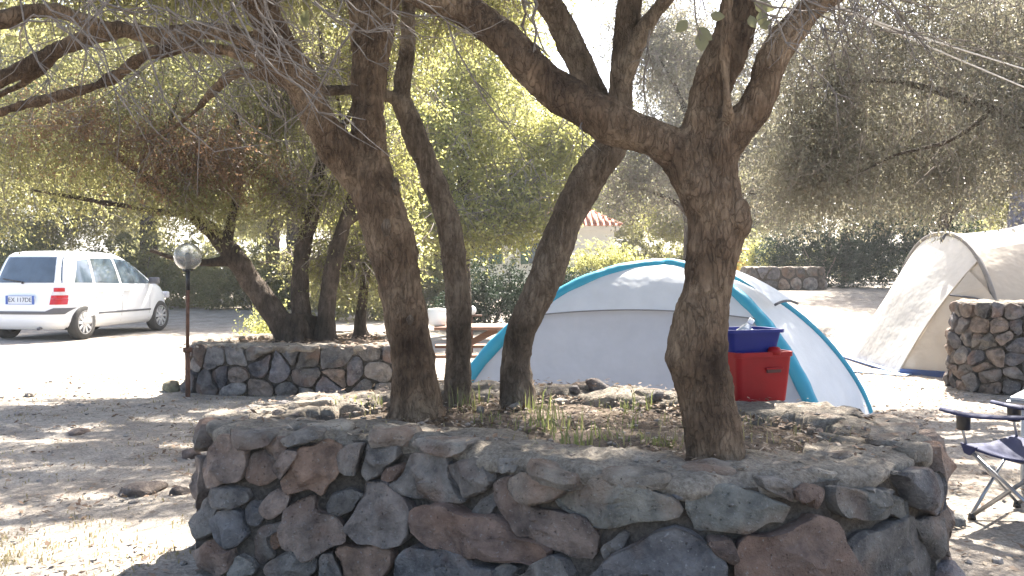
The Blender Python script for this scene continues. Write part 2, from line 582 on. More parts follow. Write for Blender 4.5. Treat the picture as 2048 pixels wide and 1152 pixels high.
def voronoi_stones(wall, parent, cell, rng, skip=None, s_range=None, stretch=1.25, gap=0.010, relief=0.045, n=14):
    """irregular stones over the face of a wall (cells in arc length x height)"""
    L = wall.L; h = wall.h
    rows = max(2, int(round(h / cell)))
    seeds = []
    for r in range(rows):
        m = max(6, int(round(L / (cell * stretch))))
        ph = rng.random()
        for k in range(m):
            seeds.append(((k + ph + rng.uniform(-0.47, 0.47)) * L / m % L, (r + 0.5 + rng.uniform(-0.46, 0.46)) * h / rows))
    cnt = 0
    for (sx, sz) in seeds:
        if s_range and not (s_range[0] <= sx <= s_range[1]): continue
        if skip and skip(sx, sz): continue
        R_ = cell * 2.2
        poly = [(sx - R_, 0.0), (sx + R_, 0.0), (sx + R_, h), (sx - R_, h)]
        for (tx, tz) in seeds:
            for w in (-L, 0, L):
                x = tx + w
                if (x, tz) == (sx, sz) or abs(x - sx) > 2.2 * R_: continue
                dx, dz = x - sx, tz - sz
                ll = math.hypot(dx, dz)
                if ll < 1e-6: continue
                nn = (dx / ll, dz / ll)
                mid = ((sx + x) / 2 - nn[0] * gap, (sz + tz) / 2 - nn[1] * gap)
                poly = clip_poly(poly, mid, nn)
                if len(poly) < 3: break
            if len(poly) < 3: break
        if len(poly) < 3: continue
        if len(poly) > 4: poly = chaikin(poly, 0.2)
        P = np.array(poly)
        if np.ptp(P[:, 0]) < 0.05 or np.ptp(P[:, 1]) < 0.04: continue
        col = rng.choice(STONE_COLS); k = rng.uniform(0.6, 1.3)
        make_stone(wall, poly, parent, tuple(c * k for c in col), rng, relief=relief * rng.uniform(0.7, 1.3), base=rng.uniform(-0.03, 0.025), n=n)
        cnt += 1
    return cnt

def planter_body(wall, parent, thick, soil_z, seed, soil_bump=0.05):
    """core behind the stones, rough mortar coping, soil inside"""
    rng = random.Random(seed)
    n = 420
    S = [wall.L * k / n for k in range(n)]
    org = parent.location
    # core
    vs, fs = [], []
    for z, o in ((-0.1, -0.05), (wall.h - 0.03, -0.05)):
        for s in S: vs.append(wall.pos(s, z, o) - org)
    for k in range(n): fs.append((k, (k + 1) % n, n + (k + 1) % n, n + k))
    mesh_obj("rubble_core", vs, fs, M['core'], parent, True)
    # coping: jagged ring
    prof = [(-0.02, -0.07), (0.0, -0.045), (0.004, -0.015), (-0.03, 0.008)] + [(-0.03 - (thick - 0.05) * k / 9, 0.014) for k in range(1, 10)] + [(-thick, -0.02), (-thick - 0.01, -0.12)]
    m = len(prof); vs, fs = [], []
    for i, s in enumerate(S):
        p0 = wall.pos(s, wall.h, 0)
        jag = 0.06 * mnoise.noise(p0 * 4.5) + 0.04 * mnoise.noise(p0 * 12) - 0.035
        und = 0.022 * mnoise.noise(p0 * 2.2 + Vector((5, 0, 0)))
        for j, (o, dz) in enumerate(prof):
            w = wall.pos(s, wall.h + dz + und, o + (jag if j < 6 else jag * 0.3 if j < 12 else 2.2 * jag))
            w.z += 0.034 * mnoise.noise(w * 5 + Vector((seed, 0, 0))) + 0.018 * mnoise.noise(w * 13) + 0.009 * mnoise.noise(w * 30) - 0.012
            vs.append(w - org)
    for i in range(n):
        for j in range(m - 1):
            a = i * m + j; b = ((i + 1) % n) * m + j
            fs.append((a, b, b + 1, a + 1))
    mesh_obj("coping", vs, fs, M['coping'], parent, True)
    # soil: fan of rings from the inner edge to the centre
    rings = 26; q = 120
    vs, fs = [], []
    cx, cy = wall.centre
    for r in range(rings):
        t = 1 - r / (rings - 1)
        for k in range(q):
            e = wall.pos(wall.L * k / q, 0.0, -thick + 0.03 - wall.batter)
            x = cx + (e.x - cx) * t; y = cy + (e.y - cy) * t
            z = wall.z0 + soil_z + soil_bump * (1 - t * t) + 0.03 * mnoise.noise(Vector((x * 2.5, y * 2.5, seed))) + 0.014 * mnoise.noise(Vector((x * 8, y * 8, seed)))
            vs.append(Vector((x, y, z)) - org)
    for r in range(rings - 1):
        for k in range(q):
            a = r * q + k; b = r * q + (k + 1) % q
            fs.append((a, b, b + q, a + q))
    mesh_obj("soil", vs, fs, M['soil'], parent, True)

# ---- front planter
FRONT = [(-1.55, 4.45), (-1.35, 4.17), (-1.0, 4.10), (-0.66, 4.10), (-0.40, 3.98), (-0.05, 3.66), (0.2, 3.42), (0.42, 3.28), (0.68, 3.20), (0.95, 3.21),
         (1.27, 3.33), (1.53, 3.50), (1.83, 3.80), (1.98, 4.12), (2.03, 4.5), (1.95, 4.78), (1.75, 5.05), (1.41, 5.27), (0.6, 5.95), (-0.4, 6.0), (-1.0, 5.6), (-1.4, 5.12), (-1.56, 4.75)]
wf = Wall(FRONT, 0.68)
planter_front = empty("stone_planter", "large foreground oval planter of grey and rusty basalt rocks holding four trees", "planter", "dry stone planters", (0.2, 4.6, 0))
rs = random.Random(5)
G, GB, GD, GL, GP, OR, RB, DR = (0.18, 0.168, 0.155), (0.15, 0.15, 0.155), (0.125, 0.118, 0.11), (0.235, 0.225, 0.205), (0.24, 0.185, 0.155), (0.25, 0.165, 0.12), (0.20, 0.135, 0.105), (0.12, 0.085, 0.07)
TR = [
 (400, GP, [(110,220),(150,170),(205,180),(240,270),(300,270),(310,400),(290,480),(110,520),(80,400),(90,260)]),
 (400, G, [(240,150),(330,110),(500,115),(515,170),(450,225),(330,255),(270,250),(235,200)]),
 (400, G, [(300,400),(340,330),(430,275),(450,340),(540,380),(570,460),(480,510),(400,515),(320,480)]),
 (400, GP, [(450,250),(490,195),(560,190),(590,260),(560,330),(480,360),(445,310)]),
 (400, G, [(570,200),(650,150),(860,150),(850,200),(740,240),(590,255)]),
 (400, GP, [(540,350),(600,270),(680,280),(640,370),(570,450),(515,400)]),
 (400, OR, [(570,500),(640,370),(690,290),(860,210),(960,240),(990,330),(960,430),(890,520),(850,610),(790,580),(740,545),(630,610),(590,560)]),
 (400, GL, [(1000,430),(960,300),(1060,240),(1145,240),(1100,380),(1080,445)]),
 (400, G, [(1105,430),(1150,340),(1190,240),(1330,225),(1388,260),(1380,340),(1290,400),(1250,470),(1150,490)]),
 (400, G, [(120,560),(170,520),(310,530),(330,600),(240,665),(150,665),(115,620)]),
 (400, G, [(40,620),(100,570),(130,680),(110,770),(130,850),(50,890),(35,870),(40,720)]),
 (400, GB, [(110,760),(190,680),(290,690),(320,780),(330,860),(270,930),(200,950),(150,880),(110,820)]),
 (400, GB, [(300,690),(340,630),(430,640),(450,740),(400,805),(330,780)]),
 (400, GP, [(410,690),(470,570),(540,530),(610,590),(600,690),(490,755),(440,740)]),
 (400, G, [(360,900),(430,810),(520,780),(590,780),(500,860),(480,930),(520,990),(450,1070),(370,1000)]),
 (400, OR, [(485,870),(530,840),(590,850),(600,920),(530,960),(490,920)]),
 (400, (0.21, 0.165, 0.14), [(580,820),(620,740),(620,660),(700,620),(800,600),(830,690),(990,730),(1030,850),(1000,890),(880,930),(830,980),(730,1020),(690,940),(610,920)]),
 (400, GD, [(880,660),(910,600),(1040,550),(1130,570),(1090,640),(1000,710),(910,715)]),
 (400, (0.20, 0.175, 0.16), [(1015,800),(1090,720),(1140,600),(1180,480),(1300,480),(1388,560),(1480,700),(1480,870),(1350,920),(1150,910),(1030,850)]),
 (400, GP, [(80,1000),(150,870),(200,960),(260,950),(240,1090),(200,1190),(90,1190)]),
 (400, GL, [(255,1080),(290,990),(370,1020),(430,1080),(400,1190),(270,1190)]),
 (400, G, [(470,1080),(540,1000),(660,930),(720,1020),(830,990),(830,1080),(780,1200),(490,1200)]),
 (400, G, [(840,1080),(850,970),(920,960),(990,1060),(1000,1200),(840,1200)]),
 (400, (0.23, 0.155, 0.115), [(960,920),(1080,905),(1160,930),(1350,930),(1370,1020),(1300,1110),(1250,1220),(1020,1200),(1000,1030)]),
 (400, GP, [(50,330),(95,310),(85,480),(50,480)]),
 (400, RB, [(1270,440),(1320,370),(1388,360),(1420,400),(1388,470),(1300,490)]),
 (780, G, [(20,510),(110,430),(150,310),(200,275),(330,290),(380,340),(390,450),(480,560),(520,610),(420,615),(280,610),(130,590),(30,560)]),
 (780, GL, [(140,250),(200,215),(450,190),(520,230),(490,290),(380,330),(250,290)]),
 (780, G, [(400,390),(460,350),(600,330),(660,380),(680,480),(640,560),(560,605),(500,540),(420,450)]),
 (780, GD, [(550,690),(600,610),(690,560),(710,650),(680,715),(590,725)]),
 (780, (0.19, 0.13, 0.105), [(230,700),(300,650),(440,640),(560,720),(700,720),(790,760),(860,860),(1000,890),(1120,960),(1050,1060),(900,1040),(760,1020),(600,990),(440,940),(330,890),(260,820)]),
 (780, (0.17, 0.13, 0.11), [(715,500),(760,460),(830,460),(870,580),(960,660),(1150,690),(1300,740),(1400,830),(1420,980),(1300,1040),(1180,990),(1040,900),(880,830),(760,720),(720,600)]),
 (780, (0.20, 0.165, 0.135), [(850,480),(900,450),(1220,430),(1250,520),(1180,610),(1040,630),(900,600),(850,540)]),
 (780, GL, [(650,390),(700,330),(860,320),(850,420),(730,455)]),
 (780, GB, [(110,1010),(200,900),(330,960),(430,945),(590,990),(660,1070),(790,1090),(760,1200),(100,1220)]),
 (780, G, [(790,1110),(850,1050),(930,1090),(900,1220),(780,1220)]),
 (780, G, [(940,1152),(1020,1080),(1150,1010),(1230,1040),(1290,1130),(1250,1250),(950,1250)]),
 (1150, (0.20, 0.20, 0.175), [(-130,620),(-60,570),(40,530),(100,470),(250,470),(480,540),(640,590),(720,660),(690,720),(560,760),(340,810),(220,790),(60,780),(0,710),(-60,690)]),
 (1150, (0.16, 0.165, 0.15), [(760,640),(850,580),(920,530),(1060,540),(1250,580),(1388,650),(1480,660),(1460,790),(1340,810),(1180,840),(1000,850),(880,845),(800,760)]),
 (1150, GB, [(660,570),(780,550),(850,570),(760,610),(700,620)]),
 (1150, (0.12, 0.12, 0.125), [(150,1130),(330,970),(560,850),(720,820),(850,860),(960,980),(1020,1100),(1030,1250),(140,1250)]),
 (1150, GD, [(180,960),(330,850),(380,880),(330,960),(240,1040),(190,1030)]),
 (1150, DR, [(900,880),(1080,880),(1090,1000),(1060,1060),(1000,1000)]),
 (1500, (0.15, 0.105, 0.085), [(-90,1000),(-30,880),(120,860),(200,850),(400,740),(520,730),(570,780),(600,900),(660,1020),(740,1150),(740,1250),(-60,1250),(-110,1080)]),
 (1500, G, [(70,500),(150,490),(260,520),(290,600),(260,650),(180,620),(90,570)]),
 (1500, DR, [(280,560),(400,530),(490,550),(490,600),(430,690),(400,680),(400,620),(290,620)]),
 (1500, (0.13, 0.13, 0.12), [(590,560),(700,560),(850,560),(1060,620),(1080,720),(960,740),(780,780),(640,750),(600,680)]),
 (1500, (0.12, 0.122, 0.128), [(1000,430),(1200,400),(1300,420),(1300,560),(1300,680),(1250,720),(1130,680),(1090,560)]),
 (1500, GD, [(690,950),(760,880),(1000,780),(1110,770),(1180,880),(1250,1050),(1260,1250),(740,1250),(700,1080)]),
 (1500, GD, [(1130,770),(1290,740),(1310,850),(1310,1050),(1290,1152),(1260,1020),(1180,860)]),
 (1500, GL, [(830,550),(900,530),(990,545),(920,590),(850,590)]),
]
front_s = []
for ox, colr, poly in TR:
    pp = []
    for (u, v) in poly:
        h = wf.hit(min(max(ox + u / 3.47, 414), 1876), 820 + v / 3.47)
        pp.append((h[0], max(0.03, min(h[1], wf.h + 0.02))))
    ss = [p[0] for p in pp]
    if max(ss) - min(ss) > wf.L / 2:
        pp = [((p[0] - wf.L) if p[0] > wf.L / 2 else p[0], p[1]) for p in pp]
    cm = np.mean(np.array(pp), 0); pp = [(cm[0] + (a - cm[0]) * 1.055, min(wf.h + 0.02, cm[1] + (b - cm[1]) * 1.055)) for a, b in pp]
    front_s.append(pp)
    make_stone(wf, pp, planter_front, colr, rs, relief=0.06, base=rs.uniform(-0.035, 0.03), n=38)
def covered(s, z):
    for pp in front_s:
        P = np.array(pp)
        for w in (-wf.L, 0, wf.L):
            x = s + w
            if P[:, 0].min() - 0.03 < x < P[:, 0].max() + 0.03 and P[:, 1].min() - 0.06 < z < P[:, 1].max() + 0.04: return True
    return False
voronoi_stones(wf, planter_front, 0.2, rs, skip=covered)
planter_body(wf, planter_front, 0.36, 0.60, 11, 0.05)
def cap_slabs(wall, parent, step, seed, reach=0.3):
    # flat irregular rocks bedded in the mortar along the top of a planter
    rg_ = random.Random(seed); s = 0.0
    while s < wall.L:
        big = rg_.uniform(0.6, 1.15)
        lx_, ly_, lz_ = step * 0.62 * big, rg_.uniform(0.07, 0.14), rg_.uniform(0.022, 0.042)
        off = -rg_.uniform(0.03, reach)
        p, nrm, tg = wall.at(s); c = wall.pos(s, wall.h, off)
        c.z += rg_.uniform(-0.03, -0.004)
        m = 22; vs = []; sd = Vector((rg_.uniform(0, 90), rg_.uniform(0, 90), 0)); ex = rg_.uniform(2.2, 4)
        rings = [(0.86, -1.0), (1.0, -0.2), (0.97, 0.45), (0.86, 0.85), (0.55, 1.0), (0.25, 1.0)]
        rad = [rg_.uniform(0.8, 1.15) for _ in range(m)]
        rad = [(rad[i - 1] + 2 * rad[i] + rad[(i + 1) % m]) / 4 for i in range(m)]
        for sc, hh in rings:
            for k in range(m):
                a = 2 * math.pi * k / m; ca, sa = math.cos(a), math.sin(a)
                u = math.copysign(abs(ca) ** (2 / ex), ca) * lx_ * sc * rad[k]; v_ = math.copysign(abs(sa) ** (2 / ex), sa) * ly_ * sc * rad[k]
                w = Vector((tg[0] * u + nrm[0] * v_, tg[1] * u + nrm[1] * v_, hh * lz_))
                w += mnoise.noise_vector(w * 9 + sd) * 0.02
                vs.append(w)
        fs = []
        for r in range(len(rings) - 1):
            for k in range(m):
                a = r * m + k; b = r * m + (k + 1) % m; fs.append((a, b, b + m, a + m))
        fs.append(tuple(range((len(rings) - 1) * m, len(rings) * m)))
        o = mesh_obj("cap_stone", vs, fs, M['stone'], parent, True)
        o.data.set_sharp_from_angle(angle=R(26))
        o.location = c - parent.location
        k = rg_.uniform(0.85, 1.25); o.color = (0.235 * k, 0.21 * k, 0.175 * k, 1)
        s += step * rg_.uniform(0.8, 1.5)
cap_slabs(wf, planter_front, 0.25, 61)

# ---- left planter
LEFT = [(-3.92, 10.95), (-3.72, 10.38), (-3.2, 10.2), (-2.3, 10.18), (-1.6, 10.25), (-1.2, 10.6), (-1.15, 11.3), (-1.4, 12.2), (-2.4, 12.7), (-3.3, 12.4), (-3.85, 11.7)]
wl = Wall(LEFT, 0.57)
planter_left = empty("stone_planter", "low round rock planter beside the lamp post near the white car", "planter", "dry stone planters", (-2.5, 11.4, 0))
voronoi_stones(wl, planter_left, 0.21, random.Random(8), relief=0.06, gap=0.009, stretch=1.35, n=20)
planter_body(wl, planter_left, 0.34, 0.5, 21, 0.05)
cap_slabs(wl, planter_left, 0.3, 62, 0.2)
# ---- right planter
RIGHT = [(5.46, 10.95), (5.55, 10.5), (6.05, 10.2), (6.9, 10.1), (7.5, 10.45), (7.65, 10.9), (7.3, 11.25), (6.4, 11.32), (5.7, 11.25)]
wr = Wall(RIGHT, 1.06)
planter_right = empty("stone_planter", "tall rock planter at right edge in front of the beige tent", "planter", "dry stone planters", (6.4, 10.7, 0))
voronoi_stones(wr, planter_right, 0.19, random.Random(14), relief=0.07, gap=0.008, stretch=1.0, n=18)
planter_body(wr, planter_right, 0.28, 0.98, 31, 0.03)
cap_slabs(wr, planter_right, 0.28, 63, 0.2)
# ---- far planter
FAR = [(6.9, 26.3), (7.3, 25.9), (8.2, 25.85), (9.0, 26.0), (9.3, 26.5), (9.1, 27.4), (8.0, 27.7), (7.1, 27.3)]
wb = Wall(FAR, 0.66, terrain(8, 26) - 0.03)
planter_far = empty("stone_planter", "small distant rock planter between the dome tent and the dark hedge", "planter", "dry stone planters", (8.1, 26.7, 0.8))
voronoi_stones(wb, planter_far, 0.32, random.Random(18), relief=0.06, gap=0.02, n=10)
planter_body(wb, planter_far, 0.4, 0.5, 41, 0.04)
# ------------------------------------------------------------------ trees
bark_tex = bpy.data.textures.new("bark_lumps", 'CLOUDS')
bark_tex.noise_scale = 0.16
bark_tex.noise_depth = 3
bark_tex2 = bpy.data.textures.new("bark_flakes", 'CLOUDS')
bark_tex2.noise_scale = 0.035
bark_tex2.noise_depth = 2

def path_px(pts, n=7):
    w = [(*W(px, py, d), r * d / F) for (px, py, d, r) in pts]
    c = catmull(w, n)
    return [Vector(p[:3]) for p in c], [max(0.002, float(p[3])) for p in c]

def trunk_mesh(name, parent, paths, mat, voxel=0.013, lumps=0.03, world=True, flakes=0.012):
    """all stems of one tree fused into one rough surface; first path is the trunk"""
    mb = MB()
    for p, r in paths:
        q = [x - parent.location for x in p] if world else p
        mb.tube(q, r, 12)
    p0 = (paths[0][0][0] - parent.location) if world else paths[0][0][0]; r0 = paths[0][1][0]
    gr = random.Random(int(r0 * 1e5))
    for k in range(6 if not flakes else 0):       # root flare
        a = k * 1.05 + gr.uniform(-0.3, 0.3); L_ = r0 * gr.uniform(0.15, 0.5)
        dv = Vector((math.cos(a), math.sin(a), 0))
        mb.tube([p0 + Vector((0, 0, r0 * 2.6)) + dv * r0 * 0.35, p0 + dv * r0 * 0.75 + Vector((0, 0, r0 * 1.2)), p0 + dv * (r0 + L_ * 0.4) + Vector((0, 0, r0 * 0.45)), p0 + dv * (r0 + L_) + Vector((0, 0, -0.02))], [r0 * 0.3, r0 * 0.34, r0 * 0.28, r0 * 0.18], 8)
    o = mb.build(name, mat, parent, True)
    m = o.modifiers.new("fuse", 'REMESH'); m.mode = 'VOXEL'; m.voxel_size = voxel; m.use_smooth_shade = True
    s = o.modifiers.new("soften", 'SMOOTH'); s.iterations = 4; s.factor = 0.5
    d = o.modifiers.new("lumps", 'DISPLACE'); d.texture = bark_tex; d.strength = lumps; d.mid_level = 0.5; d.texture_coords = 'LOCAL'
    if flakes:
        d = o.modifiers.new("flakes", 'DISPLACE'); d.texture = bark_tex2; d.strength = flakes; d.mid_level = 0.5; d.texture_coords = 'LOCAL'
    return o

# spots on the ground that the sun reaches through the crowns: (x, y, z, rx, ry)
LIT = [(-2.2, 4.6, 0, 1.3, 0.55), (-1.15, 5.15, 0.68, 0.42, 0.28), (-0.05, 3.75, 0.68, 0.2, 0.13), (0.33, 3.62, 0.68, 0.22, 0.12), (-0.55, 4.3, 0.66, 0.24, 0.1),
       (0.35, 4.3, 0.64, 0.3, 0.14), (3.9, 7.75, 0, 0.6, 0.22), (4.6, 8.6, 0, 0.6, 0.2), (3.3, 5.5, 0, 0.35, 0.1), (0.2, 5.05, 0.64, 0.12, 0.3),
       (1.3, 3.75, 0.68, 0.12, 0.05), (5.75, 13.4, 0.8, 1.3, 1.9), (4.4, 12.5, 0, 1.1, 1.8), (-3.2, 5.3, 0, 0.4, 0.16), (-3.4, 6.5, 0, 0.5, 0.2), (-2.6, 7.3, 0, 0.35, 0.16),
       (-4.2, 8.2, 0, 0.6, 0.2), (-3.0, 9.1, 0, 0.5, 0.2), (-2.4, 10.1, 0.57, 0.6, 0.14), (-7.0, 14.0, 0, 3.6, 3.2), (1.5, 8.5, 1.5, 0.7, 0.5), (6.4, 10.6, 1.06, 0.5, 0.15)]
_gl = random.Random(12)
for _ in range(34):
    LIT.append((_gl.uniform(-5.2, -1.7), _gl.uniform(5.4, 10.4), 0, _gl.uniform(0.14, 0.42), _gl.uniform(0.06, 0.15)))
for _ in range(24):
    LIT.append((_gl.uniform(2.2, 6.5), _gl.uniform(5.0, 10), 0, _gl.uniform(0.14, 0.45), _gl.uniform(0.06, 0.14)))
def sunlit_filter(P):
    keep = np.ones(len(P), bool)
    for (x, y, z, rx, ry) in LIT:
        k = (P[:, 2] - z) / SUN.z
        gx_ = P[:, 0] - SUN.x * k - x
        gy_ = P[:, 1] - SUN.y * k - y
        e = (gx_ / rx) ** 2 + (gy_ / ry) ** 2
        keep &= ~((e < 1.0) & (P[:, 2] > z + 0.4))
    return keep

def leaf_cloud(blobs, nclump, per, L, Wd, spread, droop, seed, shell=2.2, filt=False, zmin=None, flat=0.7):
    """blobs: (centre, radii, weight). returns quads (n,4,3), clump centres, blob centres"""
    g = np.random.default_rng(seed)
    w = np.array([b[2] for b in blobs], float); w /= w.sum()
    idx = g.choice(len(blobs), nclump, p=w)
    c = np.array([b[0] for b in blobs], float)[idx]
    r = np.array([b[1] for b in blobs], float)[idx]
    d = g.normal(size=(nclump, 3)); d /= np.linalg.norm(d, axis=1)[:, None]
    rho = g.random(nclump) ** (1 / shell)
    lump = 1 + 0.28 * np.sin(d[:, 0] * 4.1 + seed) * np.cos(d[:, 1] * 3.7 + d[:, 2] * 5.3)
    C = c + d * r * (rho * lump)[:, None]
    n = nclump * per
    Ci = np.repeat(C, per, 0); Oi = np.repeat(d, per, 0)
    sp = np.repeat(spread * g.uniform(0.5, 1.35, nclump), per)[:, None]
    ax = g.normal(size=(nclump, 3)) * 0.6 + d * 0.7 + np.array([0, 0, -droop]); ax /= np.linalg.norm(ax, axis=1)[:, None]
    Ai = np.repeat(ax, per, 0)
    P = Ci + Ai * sp * g.uniform(-2.0, 1.6, n)[:, None] + g.normal(size=(n, 3)) * sp * 0.3
    dirs = g.normal(size=(n, 3)) * 0.75 + Ai * 0.7 + np.array([0, 0, -droop * 0.4])
    dirs /= np.linalg.norm(dirs, axis=1)[:, None]
    side = np.cross(dirs, g.normal(size=(n, 3))); side /= np.linalg.norm(side, axis=1)[:, None]
    l = (L * g.uniform(0.6, 1.35, n))[:, None]; ww = (Wd * g.uniform(0.6, 1.3, n))[:, None]
    nrm = np.cross(dirs, side)
    V = np.stack([P, P + dirs * l * 0.45 + side * ww * 0.5 + nrm * l * 0.06, P + dirs * l, P + dirs * l * 0.45 - side * ww * 0.5 + nrm * l * 0.06], 1)
    k = np.ones(n, bool)
    if filt: k &= sunlit_filter(P)
    if zmin is not None: k &= P[:, 2] > zmin
    return V[k], C, C - ax * spread * 2.0

def twig_mesh(name, parent, C, c, length, r0, mat, seed, world=True, every=1, droop=0.15, zmin=None):
    g = np.random.default_rng(seed)
    vs, fs = [], []
    off = parent.location if world else Vector((0, 0, 0))
    for i in range(0, len(C), every):
        tip = Vector(C[i]); cen = Vector(c[i])
        if zmin is not None and tip.z < zmin + 0.3: continue
        dirv = (cen - tip)
        if dirv.length < 0.05: continue
        dirv = dirv.normalized() + Vector(g.normal(size=3)) * 0.15
        l = length * g.uniform(0.5, 1.2)
        a = tip + dirv.normalized() * l + Vector((0, 0, droop * l))
        m = (a + tip) / 2 + Vector(g.normal(size=3)) * l * 0.09
        e = tip + (tip - m).normalized() * l * 0.35 + Vector((0, 0, -droop * l * 0.6))
        v, f = tube([a - off, m - off, tip - off, e - off], [r0, r0 * 0.75, r0 * 0.5, r0 * 0.25], 3, False)
        b = len(vs); vs += v; fs += [tuple(q + b for q in x) for x in f]
    return mesh_obj(name, vs, fs, mat, parent, True, "stuff")

def crown(parent, blobs, nclump, per, L, Wd, spread, droop, seed, mat, twig_len=0.5, twig_r=0.006, name="crown", filt=False, world=True, every=1, twigs=True, zmin=None, shell=2.2):
    V, C, c = leaf_cloud(blobs, int(nclump * 1.8), int(per / 1.8), L, Wd, spread * 0.95, droop, seed, filt=filt, zmin=zmin, shell=shell)
    if world: V = V - np.array(parent.location)[None, None, :]
    quads_mesh(name, V, mat, parent)
    if filt:
        km = sunlit_filter(C); C, c = C[km], c[km]
    if twigs: twig_mesh("twigs", parent, C, c, twig_len, twig_r, M['twig'], seed + 1, world, every, zmin=zmin)

def tree(label, base, group=None):
    return empty("tree", label, "tree", group, base)

PG = "trees standing in the foreground planter"
# --- T1: thick brown trunk, forked
t1 = tree("thick dark brown forked trunk, leftmost of the four trees in the foreground planter", W(832, 828, 4.76), PG)
trunk_mesh("trunk", t1, [
    path_px([(832,868,4.74,74),(834,830,4.75,60),(832,790,4.75,50),(823,700,4.75,44),(806,600,4.75,43),(786,500,4.77,48),(764,425,4.78,50),(738,350,4.8,48),(738,270,4.82,36),(735,200,4.85,33),(740,100,4.9,38),(735,0,4.95,38),(715,-150,5.0,32),(690,-350,5.1,22)]),
    path_px([(745,150,4.88,26),(765,60,4.88,27),(778,0,4.9,25),(800,-150,5.0,20),(840,-300,5.1,12)]),
    path_px([(750,400,4.78,40),(712,345,4.77,39),(668,290,4.73,37),(625,215,4.66,34),(590,140,4.58,32),(560,85,4.5,32),(515,0,4.4,31),(450,-120,4.2,27),(380,-260,4.0,20)]),
    path_px([(595,150,4.58,22),(540,105,4.5,20),(480,72,4.47,18),(420,62,4.45,17),(330,72,4.4,17),(230,62,4.3,17),(120,100,4.2,18),(0,160,4.1,18),(-150,210,4.0,15)]),
    path_px([(600,165,4.6,17),(540,125,4.58,16),(470,103,4.6,14),(380,95,4.7,13),(290,112,4.8,12),(220,160,4.9,11),(120,192,5,10),(0,225,5.1,9),(-120,280,5.2,6)]),
    path_px([(590,170,4.6,12),(520,150,4.6,11),(465,148,4.65,10),(425,185,4.75,9),(375,235,4.85,7),(310,270,4.9,6),(200,290,5.0,4)]),
    path_px([(240,65,4.3,12),(170,40,4.2,13),(90,20,4.1,14),(0,40,4.0,15),(-100,60,4.0,10)]),
    path_px([(120,105,4.2,11),(60,160,4.2,10),(0,190,4.2,8),(-60,240,4.2,5)]),
], M['bark'], 0.0125, 0.045)
crown(t1, [((-1.6, 5.6, 4.5), (1.7, 1.3, 0.6), 1), ((-0.6, 6.6, 4.7), (1.5, 1.2, 0.6), 1), ((-2.6, 3.6, 3.9), (1.6, 1.2, 0.5), 0.5), ((-0.9, 4.6, 4.2), (1.5, 1.0, 0.4), 0.8), ((-2.2, 5.3, 3.25), (1.2, 0.9, 0.4), 0.45)], 1750, 34, 0.055, 0.026, 0.17, 0.3, 101, M['leaf'], 0.6, 0.006, filt=True)
for (px, py, d, sx_, sz_) in [(772, 455, 4.655, 0.028, 0.055), (792, 372, 4.69, 0.02, 0.05), (820, 640, 4.64, 0.02, 0.03)]:
    v, f = lathe([(0.02, -1), (0.6, -0.75), (0.95, -0.3), (1.0, 0.1), (0.8, 0.6), (0.4, 0.9), (0.02, 1)], 14)
    p = W(px, py, d) - t1.location
    mesh_obj("bark_scar", [Vector((q.x * sx_, q.y * 0.02, q.z * sz_)) + mnoise.noise_vector(q * 2) * 0.006 + p for q in v], f, M['bark_grey'], t1, True)
# --- T2: slim
t2 = tree("slim grey-brown trunk directly right of the thick forked trunk", W(917, 806, 5.25), PG)
trunk_mesh("trunk", t2, [
    path_px([(918,840,5.25,42),(917,805,5.25,32),(915,760,5.25,27),(918,650,5.25,26),(912,550,5.25,25),(895,440,5.25,25),(868,365,5.25,24),(838,290,5.25,24),(812,225,5.25,23),(803,180,5.25,18),(814,110,5.25,17),(818,0,5.25,14),(830,-150,5.3,13),(860,-300,5.3,8)]),
    path_px([(812,215,5.25,16),(780,192,5.2,13),(720,180,5.12,11),(650,180,5.05,10),(600,172,5.0,7)]),
], M['bark_grey'], 0.0105, 0.028)
crown(t2, [((0.4, 7.6, 4.9), (1.6, 1.2, 0.6), 1), ((-1.0, 8.6, 5.0), (1.6, 1.2, 0.6), 1.2), ((-2.8, 9.2, 5.0), (1.6, 1.2, 0.6), 1.2), ((-1.5, 10.3, 4.8), (1.6, 0.9, 0.6), 1.3)], 2300, 34, 0.055, 0.026, 0.17, 0.3, 111, M['leaf'], 0.6, 0.006, filt=True)
# --- T3: leaning right
t3 = tree("grey trunk leaning right in front of the blue and white dome tent", W(1036, 806, 5.23), PG)
trunk_mesh("trunk", t3, [
    path_px([(1040,840,5.22,48),(1036,795,5.22,38),(1031,730,5.22,31),(1040,670,5.22,30),(1066,610,5.22,32),(1092,550,5.23,35),(1130,450,5.25,33),(1180,350,5.27,35),(1225,285,5.3,34),(1240,220,5.3,27),(1242,170,5.3,24),(1248,80,5.3,24),(1260,0,5.3,25),(1275,-150,5.3,20),(1290,-300,5.4,12)]),
    path_px([(1240,200,5.3,20),(1262,120,5.25,18),(1300,40,5.2,17),(1345,-20,5.2,15),(1400,-120,5.2,12)]),
    path_px([(1232,275,5.33,24),(1200,215,5.4,26),(1165,140,5.45,28),(1128,60,5.5,27),(1085,-20,5.5,25),(1040,-150,5.6,18)]),
], M['bark_grey'], 0.011, 0.03)
crown(t3, [((2.0, 7.2, 4.9), (1.7, 1.2, 0.6), 1), ((1.2, 5.6, 4.3), (1.4, 1.1, 0.55), 1), ((1.2, 9.6, 5.2), (1.5, 1.0, 0.6), 0.6)], 1250, 34, 0.055, 0.026, 0.17, 0.3, 121, M['leaf'], 0.6, 0.006, filt=True)
